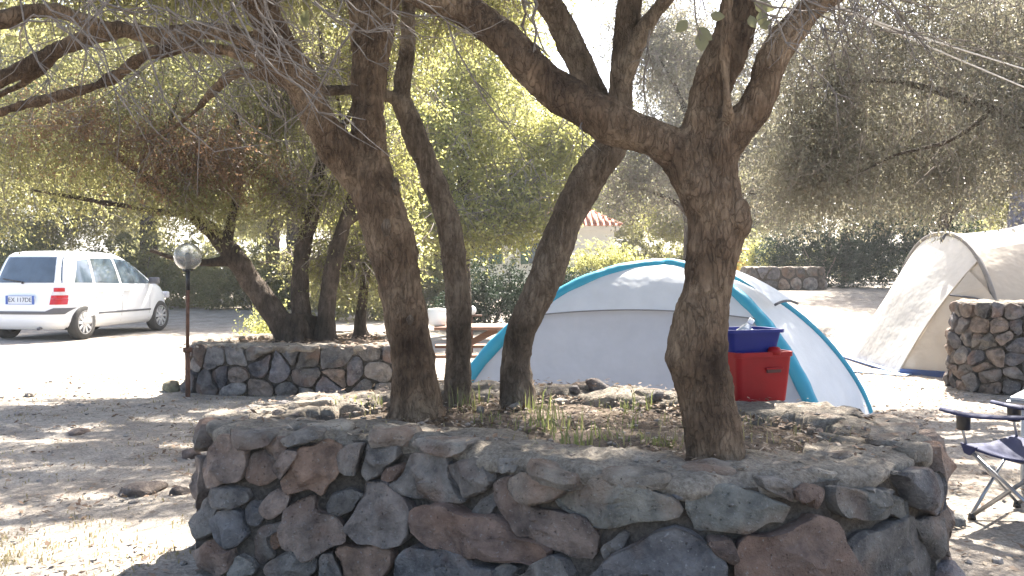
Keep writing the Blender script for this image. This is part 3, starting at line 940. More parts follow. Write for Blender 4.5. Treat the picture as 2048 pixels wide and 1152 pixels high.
# --- T4: nearest, right
t4 = tree("nearest stout trunk with a long limb reaching left, beside the red and blue crates", W(1432, 918, 3.63), PG)
trunk_mesh("trunk", t4, [
    path_px([(1436,955,3.62,76),(1432,910,3.62,62),(1424,850,3.63,57),(1408,770,3.64,57),(1396,720,3.64,60),(1400,650,3.64,55),(1412,590,3.64,51),(1424,520,3.64,53),(1432,440,3.64,58),(1416,375,3.64,62),(1400,300,3.66,42),(1405,240,3.66,39),(1428,165,3.68,40),(1455,100,3.7,42),(1478,30,3.72,41),(1495,-60,3.75,36),(1500,-200,3.8,28),(1480,-420,3.9,16)]),
    path_px([(1470,470,3.6,24),(1478,440,3.58,30),(1468,405,3.58,24)]),
    path_px([(1350,735,3.62,14),(1352,715,3.62,20),(1362,690,3.62,14)]),
    path_px([(1395,365,3.64,46),(1352,305,3.65,43),(1300,272,3.67,40),(1240,252,3.7,42),(1175,218,3.75,43),(1110,182,3.8,39),(1058,130,3.8,37),(1000,68,3.85,35),(930,20,3.9,33),(850,-10,3.9,30),(740,-60,4,26),(600,-160,4,18)]),
    path_px([(1428,370,3.62,46),(1442,310,3.6,38),(1470,262,3.59,35),(1505,222,3.58,34),(1530,170,3.56,33),(1550,110,3.55,31),(1590,50,3.55,31),(1640,0,3.53,29),(1740,-60,3.5,24),(1900,-130,3.5,15)]),
    path_px([(1460,255,3.56,14),(1452,200,3.5,10),(1450,110,3.5,10),(1455,40,3.5,11),(1458,-50,3.5,9),(1450,-200,3.5,6)]),
], M['bark'], 0.0105, 0.035)
crown(t4, [((2.6, 5.8, 4.2), (1.4, 1.1, 0.55), 1), ((3.4, 4.4, 3.9), (1.4, 1.2, 0.55), 1), ((1.6, 3.4, 3.6), (1.5, 1.0, 0.5), 0.8), ((0.0, 3.0, 3.5), (1.5, 0.9, 0.5), 0.4), ((4.4, 7.4, 4.7), (1.5, 1.2, 0.6), 1.1)], 1500, 34, 0.055, 0.026, 0.17, 0.3, 131, M['leaf'], 0.6, 0.006, filt=True)

def hanging_twigs(parent, specs, mat, name="bare_twigs"):
    """thin curved twigs with side shoots: start pixel, end pixel, depth, radius px"""
    mb = MB()
    for (x0, y0, x1, y1, d, rp, sag, seed) in specs:
        g = random.Random(seed)
        a, b = W(x0, y0, d), W(x1, y1, d * g.uniform(0.93, 1.07))
        L = (b - a).length
        pts = []
        for k in range(7):
            t = k / 6
            p = a.lerp(b, t) + Vector((0, 0, -sag * L * 4 * t * (1 - t)))
            p += Vector((g.uniform(-1, 1), g.uniform(-1, 1), g.uniform(-1, 1))) * 0.034 * L * (0 if k in (0,) else 1)
            pts.append(p - parent.location)
        r = rp * d / F
        mb.tube(pts, [r * (1 - 0.11 * k) for k in range(7)], 4, False)
        for s in range(g.randint(3, 7)):
            k = g.randint(1, 5); p = pts[k]
            dv = (pts[k + 1] - pts[k]).normalized() + Vector((g.uniform(-1, 1), g.uniform(-1, 1), g.uniform(-1.1, 0.5))) * 0.9
            q = p + dv.normalized() * L * g.uniform(0.15, 0.4)
            m = (p + q) / 2 + Vector((g.uniform(-1, 1), 0, g.uniform(-1, 1))) * 0.03 * L
            mb.tube([p, m, q], [r * 0.6, r * 0.5, r * 0.3], 3, False)
    o = mb.build(name, mat, parent, True); o["kind"] = "stuff"
    return o

g = random.Random(77)
sp = []
for i in range(70):      # the bare grey twigs across the top left
    x = g.uniform(-60, 560) if i % 4 else g.uniform(380, 900)
    y = g.uniform(-120, 60)
    ln = g.uniform(160, 420)
    an = g.uniform(0.15, 1.45) if g.random() < 0.75 else g.uniform(1.6, 2.6)
    sp.append((x, y, x + ln * math.cos(an), y + ln * math.sin(an) * 0.75, g.uniform(2.9, 4.2), g.uniform(1.4, 2.8), g.choice([-1, 1, 1]) * g.uniform(0.05, 0.24), i))
hanging_twigs(t1, sp, M['twig_pale'])
sp = []
for i in range(26):       # around the right hand limb
    x = g.uniform(1480, 1800); y = g.uniform(-80, 60); ln = g.uniform(100, 280); an = g.uniform(0.1, 2.2)
    sp.append((x, y, x + ln * math.cos(an), y + ln * math.sin(an) * 0.7, g.uniform(2.9, 3.6), g.uniform(1.5, 3.0), g.uniform(-0.05, 0.1), 200 + i))
sp += [(1380, -40, 1400, 75, 3.35, 2.4, 0.05, 320), (1420, -40, 1385, 60, 3.35, 2.0, -0.1, 321), (1500, -40, 1545, 50, 3.35, 2.2, 0.1, 322), (1070, -30, 1068, 105, 3.8, 4.5, 0.0, 301), (1048, -30, 1047, 85, 3.8, 4.0, 0.0, 302), (1160, 230, 1165, 310, 3.75, 2.0, 0.0, 303), (1300, 60, 1290, 230, 5.0, 2.5, 0.02, 304), (1050, 0, 1075, 20, 3.8, 3, 0.0, 305)]
hanging_twigs(t4, sp, M['twig_pale'])
def big_leaf(parent, px, py, d, L, rot, mat):
    p = W(px, py, d)
    m = Matrix.Rotation(rot, 3, 'Y')
    out = [(0, 0), (0.25, 0.3), (0.55, 0.36), (0.85, 0.2), (1.05, 0.0), (0.85, -0.2), (0.55, -0.36), (0.25, -0.3)]
    vs = [m @ Vector((x * L, 0.18 * L * abs(y) * 2, y * L)) + p - parent.location for x, y in out] + [m @ Vector((0.5 * L, -0.06 * L, 0)) + p - parent.location]
    mesh_obj("leaf", vs, [(k, (k + 1) % 8, 8) for k in range(8)], mat, parent, True)
M['leaf_big'] = mat_leaf("leaf_broad", [(0.0, (0.09, 0.10, 0.05)), (0.5, (0.16, 0.16, 0.09)), (1.0, (0.22, 0.19, 0.11))], (0.3, 0.3, 0.12), 0.35)
for (px, py, L, rt) in [(1395, 55, 0.07, 0.7), (1405, 62, 0.075, 1.6), (1375, 40, 0.06, 2.3), (1508, 2, 0.08, 0.4), (1530, 20, 0.06, 1.9), (1545, 45, 0.05, 2.8), (1420, 30, 0.055, 0.1), (1500, 30, 0.05, 1.2)]:
    big_leaf(t4, px, py, 3.35, L, rt, M['leaf_big'])
for (px, py, L, rt) in [(600, 30, 0.055, 1.0), (615, 20, 0.05, 2.0)]:
    big_leaf(t1, px, py, 3.5, L, rt, M['leaf'])

# --- trees of the left planter
LG = "trees standing in the low left planter"
def stem_tree(label, path, group, mat=None, voxel=0.018, extra=(), lumps=0.03):
    base = W(path[0][0], path[0][1], path[0][2])
    t = tree(label, base, group)
    trunk_mesh("trunk", t, [path_px(path)] + [path_px(e) for e in extra], mat or M['bark_far'], voxel, lumps, flakes=0.0)
    return t
b1 = stem_tree("trunk leaning far left behind the lamp post, rising from the low planter", [(590,705,11.2,30),(575,670,11.2,26),(540,615,11.2,24),(500,560,11.2,22),(470,515,11.1,21),(435,475,11.1,17),(385,430,11.0,13),(310,370,10.9,9),(220,300,10.8,5)], LG,
    extra=[[(470,520,11.1,12),(420,525,11.0,9),(360,520,10.9,6),(300,500,10.8,4)], [(450,490,11.1,12),(470,410,11.1,9),(480,320,11.1,7),(470,220,11,5)], [(385,430,11,9),(300,420,11,7),(180,400,10.9,5),(60,380,10.8,3)], [(310,370,10.9,7),(330,280,10.9,5),(360,180,10.9,3)]])
crown(b1, [((-4.5, 11.0, 3.1), (1.7, 1.3, 1.0), 1.0), ((-6.3, 11.0, 2.85), (1.6, 1.3, 1.0), 1.0), ((-5.6, 11.2, 4.5), (2.2, 1.5, 0.9), 1.0), ((-3.9, 10.9, 2.3), (0.8, 0.8, 0.5), 0.5)], 1700, 36, 0.05, 0.02, 0.16, 0.5, 201, M['leaf'], 0.5, 0.006, every=3, zmin=1.62, filt=True)
crown(b1, [((-3.75, 10.6, 2.75), (0.95, 0.7, 0.55), 1), ((-5.0, 10.5, 3.1), (1.2, 0.7, 0.5), 0.6)], 620, 30, 0.05, 0.016, 0.15, 0.4, 205, M['leaf_brown'], 0.5, 0.005, every=3, name="flare_foliage", zmin=1.7)  # brown leaves added to stand in for the reddish lens glow
b2 = stem_tree("upright trunk in the middle of the low left planter", [(618,705,11.4,28),(612,670,11.4,22),(600,600,11.4,19),(605,500,11.5,16),(625,430,11.5,14),(640,330,11.5,11),(650,200,11.6,7),(640,60,11.6,4)], LG,
    extra=[[(622,440,11.5,9),(560,380,11.5,7),(500,330,11.4,4)], [(640,330,11.5,8),(690,250,11.6,6),(730,150,11.6,3)]])
crown(b2, [((-2.9, 11.4, 3.7), (1.1, 1.1, 1.0), 1), ((-3.3, 11.6, 4.9), (1.4, 1.2, 0.7), 0.8), ((-2.6, 11.4, 2.4), (0.8, 0.6, 0.4), 0.35), ((-2.3, 11.9, 1.5), (0.9, 0.6, 0.5), 0.3)], 1500, 34, 0.048, 0.021, 0.16, 0.4, 211, M['leaf'], 0.5, 0.007, filt=True)
b3 = stem_tree("curved trunk right of the upright one in the low left planter", [(650,705,11.3,24),(652,660,11.3,20),(655,600,11.3,17),(668,520,11.3,16),(690,445,11.4,14),(720,350,11.5,11),(755,250,11.6,8),(780,120,11.7,4)], LG,
    extra=[[(690,450,11.4,8),(740,420,11.4,6),(800,410,11.4,4)], [(720,350,11.5,7),(690,270,11.6,5),(670,170,11.7,3)]])
crown(b3, [((-1.9, 11.7, 4.2), (1.0, 1.0, 0.9), 1), ((-1.7, 11.5, 2.7), (0.7, 0.7, 0.4), 0.3), ((-1.8, 12.3, 1.8), (0.6, 0.5, 0.5), 0.2), ((-0.6, 11.0, 4.7), (1.3, 1.0, 0.5), 0.9)], 1250, 34, 0.05, 0.023, 0.16, 0.4, 221, M['leaf_bright'], 0.5, 0.007, filt=True)
b4 = stem_tree("short thin trunk at the right end of the low left planter", [(722,690,12.0,16),(720,650,12.0,13),(725,600,12.0,10),(735,520,12.0,9),(745,440,12.1,7),(760,340,12.2,4)], LG)
crown(b4, [((-2.0, 12.2, 2.3), (0.7, 0.6, 0.6), 1), ((-1.7, 12.4, 3.1), (0.6, 0.6, 0.5), 0.7)], 130, 30, 0.05, 0.023, 0.15, 0.4, 231, M['leaf_bright'], 0.4, 0.006)

# --- big tree of the right planter (trunk just outside the frame)
c1 = tree("wide grey drooping tree filling the upper right above the beige tent", (7.05, 10.75, 1.0))
def wp(*pts):
    c = catmull([p for p in pts], 6)
    return [Vector(p[:3]) for p in c], [float(p[3]) for p in c]
trunk_mesh("trunk", c1, [
    wp((7.05, 10.75, 0.9, 0.17), (6.95, 10.7, 1.6, 0.15), (6.9, 10.6, 2.5, 0.13), (6.5, 10.4, 3.4, 0.10), (6.0, 10.2, 4.3, 0.06), (5.6, 10.2, 5.2, 0.03)),
    wp((6.9, 10.6, 2.4, 0.09), (6.2, 10.4, 3.0, 0.075), (5.2, 10.2, 3.4, 0.055), (4.2, 10.1, 3.6, 0.035), (3.3, 10.1, 3.5, 0.015)),
    wp((5.6, 10.3, 3.3, 0.045), (4.9, 10.0, 2.9, 0.03), (4.2, 9.9, 2.7, 0.02), (3.5, 9.8, 2.3, 0.008)),
    wp((6.9, 10.6, 2.8, 0.07), (7.6, 10.5, 3.5, 0.05), (8.3, 10.4, 4.0, 0.02)),
], M['bark_far'], 0.02, 0.03, flakes=0.0)
crown(c1, [((3.9, 10.3, 3.45), (1.3, 1.0, 1.0), 1.0), ((5.4, 10.3, 3.4), (1.4, 1.1, 1.15), 1.2), ((4.6, 10.3, 4.6), (1.9, 1.2, 0.8), 1.0), ((6.9, 10.4, 3.9), (1.5, 1.2, 1.2), 1.0), ((3.5, 10.2, 2.5), (0.9, 0.7, 0.6), 0.5), ((5.0, 10.3, 2.5), (1.3, 0.9, 0.6), 0.6), ((6.6, 10.3, 2.9), (1.2, 0.9, 0.7), 0.5)], 4200, 38, 0.055, 0.017, 0.2, 0.9, 301, M['leaf_grey'], 0.6, 0.0055, every=4, zmin=1.8, filt=True)
c2 = tree("haze-tinted blue-grey trunk rising behind the beige tent at the right edge", (9.45, 16.6, terrain(9.45, 16.6)))
z0 = c2.location.z
trunk_mesh("trunk", c2, [wp((9.45, 16.6, z0 - 0.1, 0.26), (9.45, 16.6, 1.2, 0.22), (9.5, 16.6, 2.6, 0.20), (9.72, 16.6, 4.0, 0.18), (9.9, 16.7, 5.4, 0.12), (9.7, 16.8, 7.0, 0.05)), wp((9.7, 16.6, 3.8, 0.12), (9.0, 16.4, 4.8, 0.09), (8.0, 16.4, 5.6, 0.04))], mat_bark("bark_haze_blue", (0.14, 0.14, 0.17), (0.20, 0.20, 0.24), (0.27, 0.27, 0.31)), 0.03, 0.03, flakes=0.0)  # blue-grey cast of the haze is put into the bark colour
crown(c2, [((9.8, 16.8, 6.2), (2.2, 1.8, 1.3), 1), ((8.2, 17.0, 5.4), (1.5, 1.3, 0.9), 0.7)], 500, 34, 0.07, 0.03, 0.24, 0.4, 311, M['leaf_grey'], 0.6, 0.009, filt=True)

# --- background trees and shrubs: a few built, then copied
def far_tree(label, base, blobs, nclump, per, L, seed, mat, group, trunk_r=0.16, top=4.5, twr=0.012):
    t = tree(label, base, group)
    rr = random.Random(seed)
    lean = rr.uniform(-0.4, 0.4)
    stems = [wp((0, 0, -0.2, trunk_r * 1.3), (lean * 0.3, 0, top * 0.3, trunk_r), (lean, rr.uniform(-.2, .2), top * 0.65, trunk_r * 0.7), (lean * 1.2, 0, top, trunk_r * 0.3))]
    for (c, r, w) in blobs:
        s = Vector((lean * 0.5, 0, top * rr.uniform(0.3, 0.5)))
        e = Vector(c)
        m = s.lerp(e, 0.5) + Vector((rr.uniform(-.3, .3), rr.uniform(-.3, .3), rr.uniform(0.0, 0.4)))
        stems.append(wp((*s, trunk_r * 0.55), (*m, trunk_r * 0.4), (*e, trunk_r * 0.15)))
    trunk_mesh("trunk", t, stems, M['bark_far'], 0.035, 0.04, world=False, flakes=0.0)
    crown(t, blobs, nclump, per, L, L * 0.5, 0.28, 0.25, seed, mat, 0.7, twr, world=False, every=2)
    return t
def copy_tree(o, label, loc, rz, sc, parent=None):
    c = o.copy(); COL.objects.link(c); c.parent = parent
    if parent is None:
        c["label"] = label; c.location = loc; c.rotation_euler = (0, 0, rz); c.scale = (sc, sc, sc)
    for ch in [x for x in o.children]:
        copy_tree(ch, None, None, 0, 1, c)
    return c
BG = "background trees around the camp site"
d1 = far_tree("bright sunlit green tree behind the picnic table in the centre", (-1.1, 20.0, 0.0), [((0, 0, 6.0), (2.0, 1.8, 1.8), 1), ((-0.5, -0.2, 4.2), (2.2, 1.8, 1.3), 1), ((1.2, -0.4, 3.0), (1.3, 1.2, 0.9), 0.7), ((-1.8, -0.3, 3.0), (1.5, 1.2, 1.0), 0.7), ((0.2, -0.8, 2.4), (1.8, 1.0, 0.6), 0.6), ((2.1, 0, 4.2), (1.1, 1.1, 1.2), 0.6)], 2200, 32, 0.10, 401, M['leaf_bright'], BG, top=5.5)
d2 = far_tree("sparse grey-green tree above the dome tent, right of the white sky gap", (4.6, 20.0, terrain(4.6, 20)), [((-0.3, 0, 5.6), (1.9, 1.6, 1.4), 1), ((0.6, 0.2, 3.8), (1.8, 1.4, 0.9), 0.8), ((-1.6, -0.4, 3.9), (1.1, 0.9, 0.7), 0.4), ((1.6, 0, 2.6), (1.4, 1.0, 0.7), 0.5), ((-1.5, 0, 6.2), (1.2, 1.2, 1.2), 0.6), ((1.4, 0, 5.6), (1.5, 1.2, 1.4), 0.7), ((-1.9, -0.2, 2.9), (1.0, 0.8, 0.8), 0.4)], 2000, 30, 0.07, 411, M['leaf_grey'], BG, top=5.0)
d3 = far_tree("leafy tree behind the white car roof at far left", (-17.5, 33.0, terrain(-17, 33)), [((0, 0, 5.2), (3.0, 2.2, 2.0), 1), ((-2.4, 0, 3.6), (1.9, 1.8, 1.4), 0.7), ((2.2, 0, 3.8), (2.0, 1.8, 1.5), 0.7), ((0.4, -0.6, 2.6), (2.2, 1.3, 0.8), 0.6)], 1500, 30, 0.10, 421, M['leaf'], BG, top=5.0)
lst = [("tall green tree behind the leaning trunk left of centre", d1, (-7.2, 29.5), 2.0, 1.75), ("green tree seen between the two left trunks", d1, (-13.5, 33.0), 4.1, 1.9),
       ("tree on the far side of the white road", d3, (-10.0, 37), 1.1, 1.7), ("far tree at the left edge beyond the car", d3, (-22, 33), 2.4, 1.6),
       ("olive-green tree far behind the central bright tree", d3, (-2.5, 31), 3.3, 1.3), ("tree behind the distant rock planter", d3, (14.0, 37), 0.7, 1.3),
       ("bright shrubby tree over the yellow car", d1, (8.6, 43), 5.0, 1.1), ("grey tree behind the dark hedge on the right", d2, (13.0, 27), 2.6, 1.25), ("tree at far right behind the beige tent", d3, (15.5, 24), 5.2, 0.95),
       ("background tree at the far right edge", d3, (21, 31), 4.0, 1.2), ("grey-green tree between the house and the distant planter", d2, (6.2, 31), 1.2, 1.2), ("grey-green tree right of the dark hedge behind the tunnel tent", d2, (12.6, 21.5), 0.4, 1.2), ("pale tree behind the white house", d1, (5.5, 50), 1.5, 1.3)]
for lab, src, (x, y), rz, sc in lst:
    copy_tree(src, lab, (x, y, terrain(x, y) - 0.05), rz, sc)
rr = random.Random(3)
for i in range(15):
    x = -52 + i * 7.4 + rr.uniform(-1.5, 1.5); y = 50 + rr.uniform(-5, 8)
    if 1.0 < x < 9.0: continue
    o = copy_tree(rr.choice([d3, d1]), "%s tree from the left in the distant closing row" % ["first","second","third","fourth","fifth","sixth","seventh","eighth","ninth","tenth","eleventh","twelfth","thirteenth","fourteenth","fifteenth"][i], (x, y, terrain(x, y) - 0.1), rr.uniform(0, 6), rr.uniform(1.1, 1.5))
    o["group"] = "distant row of trees"

def bush(label, loc, rad, nclump, per, L, seed, mat, group=None):
    t = empty("bush", label, "bush", group, loc)
    rx, ry, rz = rad
    bl = [((0, 0, rz * 0.9), (rx, ry, rz), 1.0), ((-rx * 0.5, 0, rz * 0.7), (rx * 0.6, ry, rz * 0.7), 0.5), ((rx * 0.55, 0, rz * 0.6), (rx * 0.55, ry, rz * 0.65), 0.5)]
    V, C, c = leaf_cloud(bl, nclump, per, L, L * 0.5, 0.14, 0.1, seed, zmin=0.0)
    quads_mesh("foliage", V, mat, t)
    mb = MB(); r2 = random.Random(seed)
    for k in range(7):
        e = Vector((r2.uniform(-.6, .6) * rx, r2.uniform(-.6, .6) * ry, rz * r2.uniform(0.8, 1.5)))
        mb.tube([Vector((0, 0, -0.1)), e * 0.5 + Vector((r2.uniform(-.1, .1), 0, 0)), e], [0.03, 0.02, 0.008], 5, False)
    mb.build("stems", M['twig'], t, True)
    return t
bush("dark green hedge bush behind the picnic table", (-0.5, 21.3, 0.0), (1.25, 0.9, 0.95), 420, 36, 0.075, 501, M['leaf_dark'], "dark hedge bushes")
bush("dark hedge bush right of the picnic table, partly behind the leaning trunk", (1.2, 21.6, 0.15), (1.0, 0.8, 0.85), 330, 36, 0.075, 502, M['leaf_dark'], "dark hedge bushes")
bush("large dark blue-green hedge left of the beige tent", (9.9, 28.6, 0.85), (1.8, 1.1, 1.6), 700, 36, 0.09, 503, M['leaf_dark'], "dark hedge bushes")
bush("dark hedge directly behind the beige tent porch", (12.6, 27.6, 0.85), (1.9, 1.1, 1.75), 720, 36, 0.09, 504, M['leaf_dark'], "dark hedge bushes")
bush("sunny light green bush behind the distant rock planter", (9.0, 30.6, 0.85), (1.1, 0.9, 0.95), 420, 32, 0.08, 505, M['leaf_bright'])
bush("low green bush behind the lamp post, left of the leaning trunk", (-3.55, 13.2, 0.0), (0.45, 0.4, 0.5), 150, 32, 0.05, 506, M['leaf_bright'])
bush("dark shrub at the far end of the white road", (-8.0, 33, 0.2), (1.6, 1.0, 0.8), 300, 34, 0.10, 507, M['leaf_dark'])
bush("green shrub beyond the low planter, between trunks", (-4.1, 24.5, 0.05), (1.5, 1.0, 0.9), 330, 34, 0.08, 508, M['leaf'])
hb = bush("low green scrub in the far hedge, leftmost piece", (-30, 44, terrain(-30, 44)), (3.2, 1.2, 1.3), 420, 34, 0.13, 520, M['leaf'], "far hedge")
for i in range(1, 11):
    x = -30 + i * 5.3
    if 0 < x < 7: continue
    copy_tree(hb, "low green scrub, %s from the left in the far hedge" % ["first","second","third","fourth","fifth","sixth","seventh","eighth","ninth","tenth","eleventh","twelfth","thirteenth","fourteenth","fifteenth"][i], (x, 44 + (i * 7 % 5) * 0.6, terrain(x, 44)), i * 1.3, 1.0 + 0.07 * (i % 4))
bush("pale green bush below the white house wall", (3.5, 33.0, terrain(3.5, 33)), (1.5, 0.9, 0.9), 380, 34, 0.09, 530, M['leaf_bright'])
gb = bush("green bush behind the white car's bonnet", (-8.6, 29.5, 0.1), (2.0, 1.1, 1.15), 520, 36, 0.10, 531, M['leaf'], "green bushes across the road")
for lab, x, y, s in (("green bush behind the white car's roof", -12.6, 30.5, 1.25), ("green bush seen between lamp post and leaning trunk", -5.4, 30.0, 1.1), ("green bush between the two left planter trunks, across the road", -2.9, 28.5, 1.05), ("green bush behind the car at the left frame edge", -16.5, 29.5, 1.3)):
    copy_tree(gb, lab, (x, y, 0.05), x, s)
bush("shaded shrub left of the car at the photo's left edge", (-17.0, 31.0, 0.1), (2.6, 1.2, 1.3), 400, 34, 0.10, 509, M['leaf_dark'])
# ------------------------------------------------------------------ dome tent
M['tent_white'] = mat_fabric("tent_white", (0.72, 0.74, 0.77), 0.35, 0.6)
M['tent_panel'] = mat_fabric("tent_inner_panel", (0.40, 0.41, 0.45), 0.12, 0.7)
M['tent_blue'] = mat_fabric("tent_blue_sleeve", (0.028, 0.29, 0.42), 0.1, 0.5)
M['tent_dark'] = mat_plain("tent_dark_trim", (0.06, 0.06, 0.07), 0.7)
M['navy'] = mat_plain("navy_fabric", (0.012, 0.018, 0.07), 0.75, var=0.2, bumpd=0.002, bscale=300)
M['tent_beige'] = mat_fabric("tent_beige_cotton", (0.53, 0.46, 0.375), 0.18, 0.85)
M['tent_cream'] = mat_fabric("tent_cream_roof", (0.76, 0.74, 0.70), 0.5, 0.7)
M['groundsheet'] = mat_plain("blue_groundsheet", (0.03, 0.07, 0.20), 0.6)
M['black'] = mat_plain("black_plastic", (0.015, 0.015, 0.017), 0.5)

FL, FR, BR = Vector((-0.62, 8.1, 0)), Vector((2.58, 7.35, 0)), Vector((3.52, 8.68, 0))
BL = FL + BR - FR
CEN = (FL + BR) / 2
HT = 1.475
dome = empty("dome_tent", "white dome tent with wide blue pole sleeves behind the foreground planter", "tent", None, CEN)
def pole_pt(foot, t):
    """t 0 at the apex, 1 at the foot"""
    a = t * math.pi / 2
    x = math.sin(a); z = max(math.cos(a), 0) ** 1.5
    return CEN.lerp(foot, x) * 1.0 + Vector((0, 0, HT * z))
def dome_panel(name, A, B, mat, t0=0.0, t1=1.0, out=0.0, sag=0.05, nu=22, nt=26, u0=0.0, u1=1.0, arc=0.0):
    vs, fs = [], []
    mid = ((A + B) / 2 - CEN); mid.normalize()
    for i in range(nt + 1):
        for j in range(nu + 1):
            u = u0 + (u1 - u0) * j / nu
            tt = t0 + (t1 - t0) * i / nt
            tt -= arc * (4 * u * (1 - u)) * (i / nt)
            p = pole_pt(A, tt).lerp(pole_pt(B, tt), u)
            n = (mid + Vector((0, 0, 1.2 * (1 - tt)))).normalized()
            s = 4 * u * (1 - u)
            w = (0.02 * mnoise.noise(p * 2.6) + 0.010 * math.sin(u * 26 + tt * 9 + 3 * mnoise.noise(p * 1.5)) * (tt ** 2)) * s
            vs.append(p + n * (out - sag * s * min(1, 2 * tt) + w) - CEN)
    for i in range(nt):
        for j in range(nu):
            a = i * (nu + 1) + j
            fs.append((a, a + 1, a + nu + 2, a + nu + 1))
    return mesh_obj(name, vs, fs, mat, dome, True)
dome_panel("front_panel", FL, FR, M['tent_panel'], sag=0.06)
dome_panel("side_panel", FR, BR, M['tent_white'], sag=-0.06)
dome_panel("back_panel", BR, BL, M['tent_white'], sag=0.03)
dome_panel("side_panel", BL, FL, M['tent_white'], sag=-0.03)
fl = dome_panel("rain_flap", FL, FR, M['tent_white'], 0.0, 0.44, 0.045, -0.02, arc=0.03)
edge = []
for j in range(25):
    u = j / 24; tt = 0.44 - 0.03 * 4 * u * (1 - u)
    p = pole_pt(FL, tt).lerp(pole_pt(FR, tt), u)
    n = (((FL + FR) / 2 - CEN).normalized() + Vector((0, 0, 1.2 * (1 - tt)))).normalized()
    edge.append(p + n * (0.045 + 0.02 * 4 * u * (1 - u)) - CEN)
e = MB(); e.tube(edge, 0.006, 6); e.build("flap_hem", mat_plain("hem_grey", (0.16, 0.16, 0.17), 0.7), fl, True)
vf = dome_panel("side_vent", FR, BR, M['tent_white'], 0.05, 0.42, 0.10, -0.06, 12, 12, 0.2, 0.85, arc=0.02)
edge = []
for j in range(13):
    u = 0.2 + 0.65 * j / 12; tt = 0.42 - 0.02 * 4 * u * (1 - u)
    p = pole_pt(FR, tt).lerp(pole_pt(BR, tt), u)
    n = (((FR + BR) / 2 - CEN).normalized() + Vector((0, 0, 1.2 * (1 - tt)))).normalized()
    edge.append(p + n * (0.10 + 0.06 * 4 * u * (1 - u)) - CEN)
e = MB(); e.tube(edge, 0.012, 6); e.build("vent_hem", M['tent_dark'], vf, True)
for A, rad in ((FL, 0.062), (FR, 0.062), (BR, 0.03), (BL, 0.045)):
    pts = [pole_pt(A, k / 30) - CEN + Vector((0, 0, 0.02)) for k in range(31)]
    mb = MB(); mb.tube(pts, [rad * (1.0 + 0.06 * math.sin(k * 1.9)) for k in range(31)], 12)
    o = mb.build("pole_sleeve", M['tent_blue'], dome, True)
# badge on the front edge, toggle on the sleeve, pegs
pb = pole_pt(FR, 0.55).lerp(pole_pt(FL, 0.55), 0.045) + Vector((0.02, -0.075, 0)) - CEN
mb = MB(); mb.box(pb, (0.10, 0.012, 0.05)); o = mb.build("badge", M['black'], dome, bevel=0.004)
M['white_paint'] = mat_plain("white_print", (0.8, 0.8, 0.8), 0.5)
mb = MB(); mb.box(pb + Vector((-0.015, -0.009, 0)), (0.035, 0.004, 0.018)); mb.box(pb + Vector((0.022, -0.009, 0)), (0.018, 0.004, 0.018)); mb.build("badge_print", M['white_paint'], o)
pt = pole_pt(FR, 0.86) + Vector((0.02, -0.075, 0)) - CEN
mb = MB(); mb.tube([pt + Vector((-0.03, 0, 0.02)), pt + Vector((0, -0.02, -0.01)), pt + Vector((0.03, 0, -0.03))], 0.018, 8); mb.build("toggle", M['navy'], dome, True)
mb = MB()
for foot in (FL, FR, BR, BL):
    v = (foot - CEN).normalized()
    mb.tube([foot + v * 0.12 + Vector((0, 0, -0.05)) - CEN, foot + v * 0.14 + Vector((0, 0, 0.06)) - CEN], 0.006, 6)
    mb.tube([pole_pt(foot, 0.99) - CEN, foot + v * 0.13 + Vector((0, 0, 0.04)) - CEN], 0.004, 4)
mb.build("pegs", M['tent_dark'], dome, True)

# ------------------------------------------------------------------ beige tunnel tent
btent = empty("tunnel_tent", "large beige tunnel tent with white sloping porch at the right", "tent", None, (7.5, 13.4, 0))
O = btent.location
def hoop(cx, cy, hw, h, k=30, p=2.3, skew=0.0):
    pts = []
    for i in range(k + 1):
        a = math.pi * i / k
        c, s = math.cos(a), math.sin(a)
        y = -abs(c) ** (2 / p) * (1 if c > 0 else -1)
        z = abs(s) ** (2 / 1.9)
        pts.append(Vector((cx + skew * y, cy + hw * y, h * z)))
    return pts          # from near foot (-y) to far foot (+y)
h1 = hoop(6.42, 13.3, 1.75, 1.98)
h2 = hoop(8.7, 13.5, 2.0, 2.45)
h3 = hoop(11.2, 13.7, 2.0, 2.3)
def loft(name, a, b, mat, n=14, sag=0.16, parent=btent):
    vs, fs = [], []
    m = len(a)
    for i in range(n + 1):
        t = i / n
        for k in range(m):
            p = a[k].lerp(b[k], t)
            s = 4 * t * (1 - t) * sag * math.sin(math.pi * k / (m - 1))
            p = p + Vector((0, 0, -s)) + Vector((0, (0.5 - k / (m - 1)) * -1 * -s * 0.6, 0))
            p += Vector((0, 0, 0.012 * mnoise.noise(p * 3)))
            vs.append(p - O)
    for i in range(n):
        for k in range(m - 1):
            q = i * m + k
            fs.append((q, q + 1, q + m + 1, q + m))
    return mesh_obj(name, vs, fs, mat, parent, True)
k1 = 10
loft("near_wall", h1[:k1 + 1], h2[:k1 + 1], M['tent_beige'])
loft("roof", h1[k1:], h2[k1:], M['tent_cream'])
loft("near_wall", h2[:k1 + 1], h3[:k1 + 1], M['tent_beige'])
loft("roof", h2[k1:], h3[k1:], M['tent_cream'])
# rear end sloping to the ground
loft("rear_wall", h3, [Vector((12.6, p.y * 0.6 + 13.7 * 0.4, 0.02)) for p in h3], M['tent_beige'], 8, 0)
